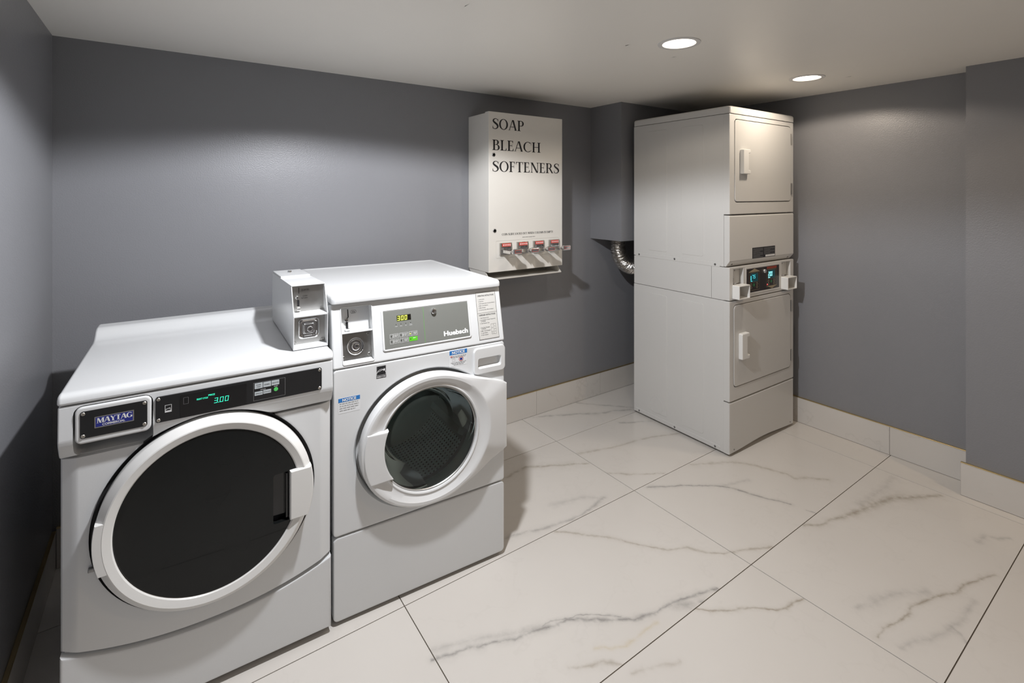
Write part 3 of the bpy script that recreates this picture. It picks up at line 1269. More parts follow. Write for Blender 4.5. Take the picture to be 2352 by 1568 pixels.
loft(bm, [arc_ring(.2800, .2580, .470, .612, -.015), arc_ring(.2800, .2580, .470, .612, -.0395), arc_ring(.2785, .2590, .472, .610, -.0420)])
obj('hinge_cover', bm, 'plastic_white', dj, smooth=30)
bm = B()
box(bm, .060, .074, -.012, .010, .474, .484, .002)
obj('hinge_bolt', bm, 'dark_steel', dj)

# ================================================================== COIN BOX ON THE WASHER
cb = thing('coin_box', 'white metal coin meter box bolted onto the black-doored washer lid', 'coin box', (-.232, 1.768, 0), -.033)
x0, x1 = .584, .697
T = .0032
side = [(.050, .9690), (.552, .9690), (.552, 1.1637), (.092, 1.180), (.045, 1.085)]


def sheet(prof, xa, xb):
    b = B()
    prism(b, prof, xa, xb, .0012, 2)
    return b


obj('side_panel', sheet(side, x0, x0 + T), 'enamel', cb)
obj('side_panel', sheet(side, x1 - T, x1), 'enamel', cb)
obj('top_cover', sheet([(.090, 1.1785), (.552, 1.1622), (.552, 1.1655), (.090, 1.1818)], x0 + .0005, x1 - .0005), 'enamel', cb)
bm = B()
box(bm, x0 + .003, x1 - .003, .34, .554, 1.1635, 1.1715, .001, 1)
for v in bm.verts:
    v.co.z += (.57 - v.co.y) * .034
obj('rear_hatch', bm, 'enamel', cb)
bm = B()
lathe(bm, 0, 0, [(.0075, 0), (.0075, -.006), (.006, -.008)], 20, True, True)
o = obj('hatch_lock', bm, 'chrome', cb, (x0 + .052, .45, 1.1755), (-pi / 2, 0, 0))
obj('bottom_sheet', sheet([(.050, .9690), (.552, .9690), (.552, .973), (.052, .978)], x0 + .0005, x1 - .0005), 'enamel', cb)
obj('back_sheet', sheet([(.549, .970), (.5525, .970), (.5525, 1.162), (.549, 1.162)], x0 + .0005, x1 - .0005), 'enamel', cb)
obj('divider', sheet([(.046, 1.079), (.105, 1.083), (.105, 1.0865), (.046, 1.0845)], x0 + .001, x1 - .001), 'enamel', cb)
# coin plate
bm = B()
box(bm, x0 + T, x1 - T, .104, .107, 1.086, 1.179)
cp = obj('coin_plate', bm, 'steel', cb, smooth=None)
bm = B()
rect(bm, .6105, .6125, 1.150, 1.171, .1036)
obj('coin_slot', bm, 'ink_black', cp, smooth=None)
bm = B()
plate(bm, .606, .613, 1.105, 1.128, .002, .1039, .1034, .0001, 3)
obj('return_slot', bm, 'ink_black', cp, smooth=None)
bm = B()
lathe(bm, .605, 1.137, [(.0062, .104), (.0062, .097), (.004, .094)], 20, True, True)
obj('return_knob', bm, 'chrome', cp)
bm = B()
box(bm, .602, .616, .090, .104, 1.092, 1.1035, .003)
obj('return_cup', bm, 'steel', cp)
lettering('lettering', [('QUARTERS', .6195, 1.1585, .0058, .026, 'L'), ('COIN', .624, 1.1385, .0042, None, 'L'), ('RETURN', .620, 1.131, .0042, .020, 'L')], 'ink_black', cp, .1036)
# money box door
bm = B()
box(bm, x0 + T, x1 - T, .088, .092, .975, 1.082)
vp = obj('vault_plate', bm, 'steel', cb, smooth=None)
bm = B()
cxv, czv = .6405, 1.030
def sq(h, r):
    return rr(cxv - h, cxv + h, czv - h, czv + h, r, 6)
loft(bm, [at_y(sq(.034, .012), .0885), at_y(sq(.034, .012), .082), at_y(sq(.031, .011), .080), at_y(sq(.027, .010), .0805), at_y(sq(.0245, .008), .086), at_y(sq(.019, .006), .086), at_y(sq(.017, .006), .079), at_y(sq(.015, .005), .077)], True, True)
obj('vault_door', bm, 'chrome', vp)
bm = B()
lathe(bm, cxv + .002, czv, [(.010, .079), (.010, .072), (.0085, .070), (.007, .071)], 24, True, True)
obj('lock', bm, 'chrome', vp)
bm = B()
rect(bm, cxv + .001, cxv + .003, czv - .005, czv + .005, .0702)
obj('keyhole', bm, 'ink_black', vp, smooth=None)
screws(vp, ((.594, 1.073), (.687, 1.073), (.594, .984), (.687, .984)), screw_mesh('screw', .006, .004, 'steel'), .088)

# ================================================================== WASHER WITH ROUND WINDOW
HW = .686
hu = thing('washing_machine', 'white front-load washer with round clear window and built-in coin slots', 'washing machine',
           (.4743, 1.7579, 0), -.0605)
DX, DZ = .350, .578
bm = B()
prism(bm, [(.035, .03), (.035, .884), (.115, .884), (.115, 1.108), (.765, 1.108), (.765, .03)], .004, HW - .004, .004, 2)
bm = cut(bm, [cyl(DX, DZ, .276, -.1, .62)])
obj('cabinet', bm, 'enamel', hu)
for x, y in ((.05, .06), (.636, .06), (.05, .70), (.636, .70)):
    bm = B()
    loft(bm, [[(x + r * cos(2 * pi * k / 16), y + r * sin(2 * pi * k / 16), z) for k in range(16)] for r, z in ((.022, 0), (.022, .010), (.010, .012), (.010, .032))])
    obj('foot', bm, 'rubber', hu)
bm = B()
plate(bm, .001, HW - .001, .014, .3045, .016, .04, 0.0, .006)
obj('toe_panel', bm, 'enamel', hu)
bm = B()
plate(bm, .001, HW - .001, .309, .8865, .012, .045, 0.0, .006)
EK = .917


def eloop(rad, y, k=EK, n=120):
    return [(DX + rad * cos(2 * pi * i / n), y, DZ + rad * k * sin(2 * pi * i / n)) for i in range(n)]


dishcut = B()
loft(dishcut, [eloop(.284, -.02), eloop(.283, -.001), eloop(.276, .007), eloop(.269, .022), eloop(.269, .1)])
pk2 = B()
plate(pk2, .555, .666, .791, .839, .008, .032, -.05, 0.0)
bm = cut(bm, [dishcut, pk2])
obj('front_panel', bm, 'enamel', hu, smooth=30)
bm = B()
loft(bm, [eloop(.2695, .018), eloop(.2695, .030), eloop(.215, .030, 1.0), eloop(.215, .10, 1.0)], False, False)
obj('door_surround', bm, 'plastic_bright', hu)
# drum
bm = B()
n = 96
uvl = bm.loops.layers.uv.new('UVMap')
prof = [(.205, .085), (.262, .10), (.265, .12), (.265, .50)]
vs = loft(bm, [at_y(circ(DX, DZ, r, n), y) for r, y in prof], False, False)
bm.verts.ensure_lookup_table()
for f in bm.faces:
    for lp in f.loops:
        a = atan2(lp.vert.co.z - DZ, lp.vert.co.x - DX) / (2 * pi)
        if a < 0:
            a += 1
        lp[uvl].uv = (a, (lp.vert.co.y - .05) / .5)
    us = [lp[uvl].uv.x for lp in f.loops]
    if max(us) - min(us) > .5:
        for lp in f.loops:
            if lp[uvl].uv.x < .5:
                lp[uvl].uv.x += 1
dm = obj('drum', bm, 'drum_steel', hu)
bm = B()
lathe(bm, DX, DZ, [(.266, .495), (.20, .505), (.09, .49), (.05, .475), (0, .475)], 64)
obj('drum_back', bm, 'steel', dm)
for k in range(3):
    a = radians(95 + 120 * k)
    bm = B()
    u = Vector((cos(a), 0, sin(a)))
    w = Vector((-sin(a), 0, cos(a)))
    c0 = Vector((DX, 0, DZ))
    lp = []
    for y, s in ((.13, .4), (.16, 1), (.46, 1), (.49, .4)):
        lp.append([c0 + u * .266 - w * .045 * s + Vector((0, y, 0)), c0 + u * (.266 - .045 * s) - w * .014 + Vector((0, y, 0)),
                   c0 + u * (.266 - .045 * s) + w * .014 + Vector((0, y, 0)), c0 + u * .266 + w * .045 * s + Vector((0, y, 0))])
    loft(bm, lp)
    obj('lifter', bm, 'steel', dm)
bm = B()
lathe(bm, DX, DZ, [(.2145, .030), (.225, .045), (.218, .058), (.228, .07), (.205, .086), (.2, .08)], 72)
obj('gasket', bm, 'rubber', hu)

# door: ring with a tab running to the right edge
NA = 144
def hull_loop(R, xr, z0, z1, y):
    """convex hull of the door circle and the tab at the right edge, sampled by angle"""
    pts = [(x, DZ + (z - DZ) * EK) for x, z in circ(DX, DZ, R, 240)] + [(xr, z0), (xr, z1)]
    pts = sorted(set(pts))
    def half(ps):
        h = []
        for p in ps:
            while len(h) > 1 and (h[-1][0] - h[-2][0]) * (p[1] - h[-2][1]) - (h[-1][1] - h[-2][1]) * (p[0] - h[-2][0]) <= 0:
                h.pop()
            h.append(p)
        return h
    lo = half(pts)
    up = half(pts[::-1])
    poly = lo[:-1] + up[:-1]
    out = []
    for i in range(NA):
        a = 2 * pi * i / NA
        d = (cos(a), sin(a))
        best = R * EK
        for k in range(len(poly)):
            p, q = poly[k], poly[(k + 1) % len(poly)]
            ex, ez = q[0] - p[0], q[1] - p[1]
            den = d[0] * ez - d[1] * ex
            if abs(den) < 1e-12:
                continue
            t = ((p[0] - DX) * ez - (p[1] - DZ) * ex) / den
            u = ((p[0] - DX) * d[1] - (p[1] - DZ) * d[0]) / den
            if t > 0 and -1e-9 <= u <= 1 + 1e-9:
                best = max(best if best != R * EK else 0, t)
        out.append((DX + d[0] * best, y, DZ + d[1] * best))
    return out


bm = B()
XT = HW + .001
def erad(r, a):
    """radius of the ring loop at angle a: round at the glass, elliptical outside"""
    k = 1.0 - (1.0 - EK) * min(1.0, max(0.0, (r - .205) / .040))
    return 1.0 / sqrt((cos(a) / r) ** 2 + (sin(a) / (r * k)) ** 2)
def cl(r, y):
    return [(DX + erad(r, 2 * pi * i / NA) * cos(2 * pi * i / NA), y, DZ + erad(r, 2 * pi * i / NA) * sin(2 * pi * i / NA)) for i in range(NA)]
def tabbed(R, y_ring, y_tab, xr, dz):
    lp = hull_loop(R, xr, .452 + dz, .722 - dz, 0)
    o = []
    for x, _, z in lp:
        d = sqrt((x - DX) ** 2 + ((z - DZ) / EK) ** 2) - R
        k = min(1.0, max(0.0, d / .06))
        o.append((x, y_ring + (y_tab - y_ring) * k * k * (3 - 2 * k), z))
    return o
loops = [hull_loop(.263, XT - .002, .454, .720, .006), tabbed(.265, .0, .0, XT, 0), tabbed(.265, -.030, -.016, XT, 0.001), tabbed(.262, -.0365, -.0185, XT - .003, .004),
         tabbed(.2555, -.0395, -.0200, XT - .010, .012), cl(.2535, -.0395), cl(.2450, -.0395), cl(.2330, -.0355), cl(.2120, -.0290), cl(.2020, -.0290), cl(.1980, -.0310), cl(.1940, -.0290), cl(.1930, -.012)]
# keep the ring on the tab side: move the crest circle out where the tab lies
loft(bm, loops, False, False)
hd = obj('door', bm, 'plastic_bright', hu, smooth=26)
bm = B()
lathe(bm, DX, DZ, [(.1932, -.014), (.1932, -.020), (.188, -.0225), (.186, -.020)], 96)
obj('chrome_rim', bm, 'steel', hd)
bm = B()
lathe(bm, DX, DZ, [(.192, -.018), (.186, -.0195), (.15, -.028), (.10, -.033), (.05, -.0352), (0, -.036)], 96)
obj('window_front', bm, 'door_glass', hd)
bm = B()
lathe(bm, DX, DZ, [(.192, -.017), (.187, .0), (.170, .055), (.150, .105), (.128, .125), (.06, .135), (0, .136)], 96)
obj('window_bowl', bm, 'door_glass', hd)
# paddle handle on the left of the ring
def paddle(R, rin, z0, z1, y, n=14):
    a0, a1 = math.asin((z0 - DZ) / R), math.asin((z1 - DZ) / R)
    b0, b1 = math.asin((z0 + .002 - DZ) / rin), math.asin((z1 - .002 - DZ) / rin)
    o = [(DX - R * cos(a0 + (a1 - a0) * i / n), y, DZ + R * sin(a0 + (a1 - a0) * i / n)) for i in range(n + 1)]
    o += [(DX - rin * cos(b1 + (b0 - b1) * i / n), y, DZ + rin * sin(b1 + (b0 - b1) * i / n)) for i in range(n + 1)]
    return o
bm = B()
loft(bm, [paddle(.255, .182, .470, .655, -.022), paddle(.255, .182, .472, .653, -.038), paddle(.254, .184, .474, .651, -.0425), paddle(.251, .188, .478, .647, -.044)])
obj('handle', bm, 'plastic_bright', hd, smooth=30)

# soap drawer
TILT = atan(.21)
bm = B()
plate(bm, .540, .684, .771, .876, .018, .01, -.010, .004, 7)
pk = B()
loft(pk, [at_y(rr(.557, .664, .794, .836, .008), -.03), at_y(rr(.557, .664, .794, .836, .008), -.0095), at_y(rr(.562, .659, .800, .834, .008), .006)])
bm = cut(bm, [pk])
sd = obj('soap_drawer', bm, 'plastic_bright', hu, smooth=30)

# sloped console
con = B()
SL = .2235
box(con, 0.0, HW, 0.0, .06, 0.001, SL, .006, 3)
bay = B()
plate(bay, .034, .143, .012, .208, .006, .045, -.05, .0)
con = cut(con, [bay])
coo = obj('console', con, 'enamel', hu, (0, 0, .889), (-TILT, 0, 0), smooth=32)
FR = dict(loc=(0, 0, .889), rot=(-TILT, 0, 0))
bm = B()
loft(bm, [at_y(rr(.0315, .1455, .0095, .2105, .008), -.0005), at_y(rr(.0325, .1445, .0105, .2095, .007), -.0022), at_y(rr(.0345, .1425, .0125, .2075, .006), -.0018), at_y(rr(.035, .142, .013, .207, .006), .002)], False, False)
obj('bay_frame', bm, 'plastic_bright', coo)
bm = B()
box(bm, .034, .143, .036, .043, .122, .207)
cpl = obj('coin_plate', bm, 'plastic_bright', hu, smooth=None, **FR)
bm = B()
tube(bm, [(.066, .0358, .200), (.0665, .0358, .183), (.067, .0358, .173), (.060, .0358, .165), (.058, .0358, .158), (.060, .0358, .145), (.061, .0358, .133)], .0018, 6)
obj('return_slot', (lambda c: (plate(c, .0565, .0655, .133, .156, .002, .0366, .0354, .0002, 3), c)[1])(B()), 'ink_black', cpl)
obj('coin_slot', bm, 'ink_black', cpl)
bm = B()
lathe(bm, .058, .162, [(.0072, .036), (.0072, .029), (.0055, .026), (.002, .0255)], 22, True, True)
obj('return_knob', bm, 'chrome', cpl)
bm = B()
lathe(bm, 0, 0, [(.0085, .0), (.0085, -.004), (.010, -.006), (.010, -.009), (.007, -.010)], 22, True, True)
obj('return_cup', bm, 'chrome', cpl, (.062, .031, .124), (-pi / 2, 0, 0))
bm = B()
HEX = [(.0745, .1895), (.0785, .1955), (.0935, .1955), (.0975, .1895), (.0935, .1835), (.0785, .1835)]
HEX2 = [(.086 + (x - .086) * .93, .1895 + (z - .1895) * .86) for x, z in HEX]
for i in range(6):
    j = (i + 1) % 6
    flat(bm, [HEX[i], HEX[j], HEX2[j], HEX2[i]], .0357)
obj('price_mark', bm, 'ink_black', cpl, smooth=None)
lettering('lettering', [('25\u00a2', .086, .1865, .006, None, 'C')], 'ink_black', cpl, .0356, bold=.01)
bm = B()
box(bm, .034, .143, -.0005, .044, .1165, .1225, .001, 2)
obj('divider', bm, 'enamel', hu, **FR)
bm = B()
box(bm, .034, .143, .028, .034, .024, .1165)
vpl = obj('vault_plate', bm, 'steel', hu, smooth=None, **FR)
bm = B()
lathe(bm, .085, .068, [(.0300, .0285), (.0300, .022), (.0275, .0195), (.0240, .020), (.0215, .0245), (.0150, .0245), (.0145, .017), (.0125, .015), (.009, .016)], 48, True, True)
obj('vault_door', bm, 'chrome', vpl)
bm = B()
lathe(bm, .087, .068, [(.0075, .0162), (.0075, .0145), (.006, .0135)], 22, True, True)
obj('lock', bm, 'chrome', vpl)
bm = B()
rect(bm, .0862, .0882, .0635, .0725, .0133)
obj('keyhole', bm, 'ink_black', vpl, smooth=None)
screws(vpl, ((.042, .106), (.132, .106), (.042, .034), (.132, .034)), screw_mesh('screw', .0055, .004, 'steel'), .028)
bm = B()
prism(bm, [(-.001, .0125), (.044, .0125), (.044, .026), (.040, .026)], .034, .143)
obj('bay_floor', bm, 'enamel', hu, smooth=None, **FR)

# control panel
bm = B()
loft(bm, [at_y(rr(.176, .536, .034, .184, .008), .001), at_y(rr(.176, .536, .034, .184, .008), -.0025), at_y(rr(.178, .534, .036, .182, .007), -.0042), at_y(rr(.181, .531, .039, .179, .004), -.0042), at_y(rr(.182, .530, .040, .178, .003), -.003)])
obj('panel_frame', bm, 'plastic_bright', hu, **FR)
bm = B()
plate(bm, .183, .529, .041, .177, .002, -.002, -.0036, .0003, 3)
cpn = obj('control_panel', bm, 'panel_grey', hu, **FR)
YP = -.0040
bm = B()
rect(bm, .2335, .2755, .1355, .1565, YP)
obj('display_window', bm, 'lcd_olive', cpn, smooth=None)
bm = B()
rect(bm, .2755, .2885, .1355, .1565, YP)
obj('display_window', bm, 'lcd_dark', cpn, smooth=None)
bm = B()
digits(bm, '300', .2350, .1375, .0098, .0170, .0024, .0138, YP - .0003)
obj('digits', bm, 'glow_yellow', cpn, smooth=None)
bm = B()
for i in range(4):
    flat(bm, circ(.2295 + i * .0188, .1245, .0014, 10), YP)
obj('indicator_dots', bm, 'ink_black', cpn, smooth=None)
lettering('lettering', [('Wash', .2295, .1165, .0026, None, 'C'), ('Rinse', .2483, .1165, .0026, None, 'C'), ('Spin', .2671, .1165, .0026, None, 'C'), ('Door', .2859, .1190, .0026, None, 'C'), ('Locked', .2859, .1152, .0026, None, 'C')], 'ink_white', cpn, YP)
bm = B()
rect(bm, .3385, .3393, .0425, .1760, YP)
obj('divider_line', bm, 'lime', cpn, smooth=None)
for i in range(3):
    for j in range(2):
        bx, bz = .2035 + i * .0365, .0765 - j * .0195
        last = (i == 2 and j == 1)
        bm = B()
        plate(bm, bx, bx + .0325, bz, bz + .0155, .0008, -.0036, -.0041, .0001, 2)
        bo2 = obj('key', bm, 'lime' if last else 'panel_grey', cpn, smooth=None)
        bm = B()
        if not last:
            outline(bm, bx, bx + .0325, bz, bz + .0155, .0007, -.0044)
            rect(bm, bx + .0105, bx + .0111, bz, bz + .0155, -.0044)
            if i < 2 and (i, j) != (1, 1):
                rect(bm, bx + .0135, bx + .0150, bz + .003, bz + .0125, -.0044)
            word_bars(bm, bx + .0175, bx + .0300, bz + .0095, .0016, -.0044, 3 * i + j)
            word_bars(bm, bx + .0180, bx + .0280, bz + .0050, .0016, -.0044, 7 * i + j)
        else:
            word_bars(bm, bx + .0150, bx + .0260, bz + .0095, .0020, -.0044, 5)
        obj('key_print', bm, 'ink_white', cpn, smooth=None)
        bm = B()
        flat(bm, circ(bx + .0052, bz + .0078, .0020, 10), -.00445)
        obj('indicator', bm, 'glow_yellow' if (i, j) == (2, 0) else 'ink_black', cpn, smooth=None)
bm = B()
lathe(bm, .3805, .1555, [(.0105, -.003), (.0105, -.010), (.0085, -.0125), (.0055, -.013), (.005, -.011)], 28, True, True)
obj('key_lock', bm, 'chrome', cpn)
lettering('lettering', [('Huebsch', .4165, .0560, .0165, .1045, 'L')], 'ink_white', cpn, YP, bold=.045)
# instruction plate
bm = B()
plate(bm, .569, .663, .016, .2065, .002, .0005, -.0010, .0003, 3)
ins = obj('instruction_plate', bm, 'label_grey', hu, **FR)
bm = B()
outline(bm, .5700, .6620, .0170, .2055, .0012, -.0013)
rect(bm, .571, .661, .1215, .1223, -.0013)
outline(bm, .6285, .6520, .0330, .0740, .0006, -.0013)
rect(bm, .6400, .6406, .0330, .0740, -.0013)
rect(bm, .6285, .6400, .0430, .0436, -.0013)
rect(bm, .6400, .6520, .0520, .0526, -.0013)
obj('border_print', bm, 'ink_black', ins, smooth=None)
ln = [('OPERATING INSTRUCTIONS', .578, .1885, .0058, .076, 'L'), ('DISPENSER INSTRUCTIONS', .578, .1105, .0058, .076, 'L')]
lettering('lettering', ln, 'ink_black', ins, -.0013, bold=.02)
ln = [('1. Load Laundry', .5795, .1755, .0036, .029, 'L'), ('2. Close Door', .5795, .1670, .0036, .025, 'L'), ('3. Add Supplies (See Instructions Below)', .5795, .1585, .0036, .075, 'L'),
      ('4. Make Cycle Selection', .5795, .1500, .0036, .044, 'L'), ('5. Make Payment', .5795, .1415, .0036, .032, 'L'), ('6. Press Start (Door Must be Closed)', .5795, .1330, .0036, .068, 'L'),
      ('1. Open Dispenser Door', .5795, .1005, .0036, .043, 'L'), ('2. Load Supplies in Proper Compartment', .5795, .0925, .0036, .073, 'L'), ('as Indicated', .5840, .0870, .0036, .022, 'L'),
      ('3. Close Dispenser Door', .5795, .0790, .0036, .044, 'L'),
      ('A. Pre Wash Detergent', .5795, .0620, .0036, .043, 'L'), ('(If Offered)', .5840, .0570, .0036, .020, 'L'), ('B. Main Wash Detergent', .5795, .0490, .0036, .046, 'L'), ('C. Liquid Bleach', .5795, .0410, .0036, .031, 'L'),
      ('D. Fabric Softener', .5795, .0330, .0036, .034, 'L'),
      ('B', .6342, .0570, .0036, None, 'C'), ('A', .6463, .0620, .0036, None, 'C'), ('C', .6342, .0365, .0036, None, 'C'), ('D', .6463, .0410, .0036, None, 'C')]
lettering('lettering', ln, 'ink_black', ins, -.0013, bold=.005)

# lid
bm = B()
def lid(ins, z, x0=0.0, x1=HW, y0=.030, y1=.775, r=.016):
    return [(x, y, z) for x, y in rr(x0 + ins, x1 - ins, y0 + ins, y1 - ins, max(r - ins * .4, .004), 6)]
loft(bm, [lid(.002, 1.1085), lid(0, 1.111), lid(0, 1.1235), lid(.0025, 1.1315), lid(.008, 1.1368), lid(.016, 1.1385), lid(.022, 1.1375), lid(.030, 1.1345)])
obj('top_panel', bm, 'enamel', hu, smooth=40)

# stickers
def notice(name, x0, x1, z0, z1, seed, pict=False):
    bm = B()
    plate(bm, x0, x1, z0, z1, .001, .0002, -.0004, .0001, 2)
    st = obj(name, bm, 'paper', hu)
    hb = z1 - (z1 - z0) * .27
    bm = B()
    rect(bm, x0, x1, hb, z1, -.0007)
    obj('header', bm, 'ink_blue', st, smooth=None)
    lettering('lettering', [('NOTICE', (x0 + x1) / 2, hb + (z1 - hb) * .18, (z1 - hb) * .62, None, 'C')], 'ink_white', st, -.0010, bold=.04)
    bm = B()
    if not pict:
        for i in range(4):
            word_bars(bm, x0 + .004, x1 - .004 - .012 * (i == 3), hb - .007 - i * .0078, .0026, -.0007, seed + i)
    else:
        word_bars(bm, x0 + .014, x1 - .004, hb - .008, .0024, -.0007, seed)
        word_bars(bm, x0 + .006, x1 - .006, hb - .0125, .0024, -.0007, seed + 1)
        for i in range(3):
            word_bars(bm, x0 + .006 + .006 * i, x1 - .004 - .006 * i, z0 + .0125 - i * .0045, .0024, -.0007, seed + 4 + i)
        outline(bm, x0 + .012, x0 + .024, z0 + .019, z0 + .029, .0008, -.0007)
    obj('small_print', bm, 'ink_grey', st, smooth=None)
    if pict:
        bm = B()
        word_bars(bm, x0 + .004, x0 + .013, hb - .008, .0030, -.0008, 2)
        cxx, czz = x1 - .026, z0 + .025
        for i in range(20):
            a, b2 = 2 * pi * i / 20, 2 * pi * (i + 1) / 20
            flat(bm, [(cxx + r * cos(q), czz + r * .78 * sin(q)) for r, q in ((.0105, a), (.0105, b2), (.0088, b2), (.0088, a))], -.0009)
        obj('warning_ring', bm, 'ink_red', st, smooth=None)
        bm = B()
        rect(bm, cxx - .0055, cxx + .0055, czz - .0045, czz + .0035, -.0008)
        obj('pictogram', bm, 'ink_navy', st, smooth=None)
    return st


notice('notice_sticker', .017, .091, .735, .788, 3)
notice('notice_sticker', .436, .512, .822, .884, 11, True)
bm = B()
plate(bm, .1495, .1850, .832, .8765, .0005, .0002, -.0004, .0001, 2)
es = obj('energy_sticker', bm, 'ink_black', hu)
bm = B()
outline(bm, .1500, .1845, .8425, .8760, .0008, -.0007)
for i in range(18):
    a, b2 = radians(5 + 9.4 * i), radians(14.4 + 9.4 * i)
    flat(bm, [(.1673 + r * cos(q), .8475 + r * .98 * sin(q)) for r, q in ((.0172, a), (.0172, b2), (.0160, b2), (.0160, a))], -.0007)
sx, sz = .1775, .8610
flat(bm, [(sx + (.0062 if i % 2 == 0 else .0026) * cos(radians(90 + 36 * i)), sz + (.0062 if i % 2 == 0 else .0026) * sin(radians(90 + 36 * i))) for i in range(10)], -.0008)
tp = [(.152 + .0018 * i, -.0008, .8535 + .0006 * i + (.0022 if i % 2 else 0)) for i in range(13)]
tube(bm, tp, .0006, 5)
obj('energy_mark', bm, 'ink_white', es, smooth=None)
lettering('lettering', [('ENERGY STAR', .1673, .8345, .0052, .032, 'C')], 'ink_white', es, -.0007, bold=.02)


def rebase(root, off):
    off = Vector(off)
    root.location = root.location + Matrix.Rotation(root.rotation_euler.z, 3, 'Z') @ off
    for c in root.children:
        c.location = Vector(c.location) - off


rebase(cb, (.64, .3, .9690))

# ================================================================== STACKED DRYER
DW, DD = .709, .716
dy = thing('stacked_dryer', 'tall white stacked double dryer with two doors and coin control band', 'dryer', (2.627, 1.6084, 0), -.0177)


def side_plate(bm, y0, y1, z0, z1, r, xb, xf, bev):
    """rounded plate on the left flank, facing -X"""
    b2 = B()
    plate(b2, -y1, -y0, z0, z1, r, 0, -1, 0.0)
    b2.free()
    loops = []
    for ins, x in ((0, xb), (0, xf + bev), (bev, xf)):
        loops.append([(x, -p, q) for p, q in rr(-y1 + ins, -y0 - ins, z0 + ins, z1 - ins, max(r - ins, 1e-4), 6)])
    loft(bm, loops)


# bodies
bm = B()
box(bm, .003, DW - .003, .038, DD, .012, .884, .003, 2)
lo = obj('lower_cabinet', bm, 'enamel_dryer', dy)
bm = B()
box(bm, .003, DW - .003, .030, DD - .002, .8865, 1.0765, .002, 2)
grv = B()
box(grv, -.01, .014, .1155, .1178, .80, 1.2)
bm = cut(bm, [grv])
mid = obj('control_cabinet', bm, 'enamel_dryer', dy)
bm = B()
box(bm, .003, DW - .003, .038, DD, 1.079, 1.957, .003, 2)
up = obj('upper_cabinet', bm, 'enamel_dryer', dy)
SC2 = screw_mesh('screw', .0065, .003, 'dark_steel')
for par, zs, zt in ((lo, .027, .843), (up, 1.087, 1.912)):
    for y0, y1 in ((.437, .595), (.171, .327)):
        bm = B()
        side_plate(bm, y0, y1, zs + .036, zt, .014, .0035, .0012, .0022)
        obj('pressed_rib', bm, 'enamel_dryer', par)
    bm = B()
    side_plate(bm, .060, .700, zs - .013, zs + .013, .010, .0035, .0012, .0015)
    obj('base_flange', bm, 'enamel_dryer', par)
    for y in (.667, .377, .092):
        o = bpy.data.objects.new('screw', SC2)
        COL.objects.link(o)
        o.parent = par
        o.location = (.0014, y, zs)
        o.rotation_euler = (0, 0, -pi / 2)
bm = B()
loft(bm, [[(xk, .52 + r * cos(2 * pi * i / 28), .115 + r * sin(2 * pi * i / 28)) for i in range(28)] for r, xk in ((.0525, .0012), (.0515, .0004), (.0500, .0012))], False, False)
obj('knockout_ring', bm, 'enamel_dryer', lo)
# lid
bm = B()
def dlid(ins, z, r=.018):
    return [(x, y, z) for x, y in rr(-.002 + ins, DW + .002 - ins, -.004 + ins, DD + .002 - ins, r, 6)]
loft(bm, [dlid(.001, 1.9585), dlid(0, 1.961), dlid(0, 1.990), dlid(.003, 1.9965), dlid(.009, 2.0005), dlid(.020, 2.0015)])
obj('top_panel', bm, 'enamel_dryer', dy, smooth=40)


def panel(name, z0, z1, y=0.0, bev=.007, cutters=(), mat='enamel_dryer', r=.004):
    bm = B()
    loft(bm, [at_y(rr(.001, DW - .001, z0, z1, r, 3), .037), at_y(rr(.001, DW - .001, z0, z1, r, 3), y + bev), at_y(rr(.001 + bev * .3, DW - .001 - bev * .3, z0 + bev * .2, z1 - bev * .2, r, 3), y + bev * .3),
              at_y(rr(.001 + bev, DW - .001 - bev, z0 + bev * .6, z1 - bev * .6, r, 3), y)])
    if cutters:
        bm = cut(bm, list(cutters))
    return obj(name, bm, mat, dy, smooth=30)


def doorcut(x0, x1, z0, z1):
    c = B()
    plate(c, x0, x1, z0, z1, .026, .034, -.05, 0.0, 6)
    return c


up_z = (1.448, 1.930)
lo_z = (.386, .861)
panel('front_panel', 1.3795, 1.9565, cutters=[doorcut(.046, .672, *up_z)])
panel('front_panel', .311, .8835, cutters=[doorcut(.037, .668, *lo_z)])


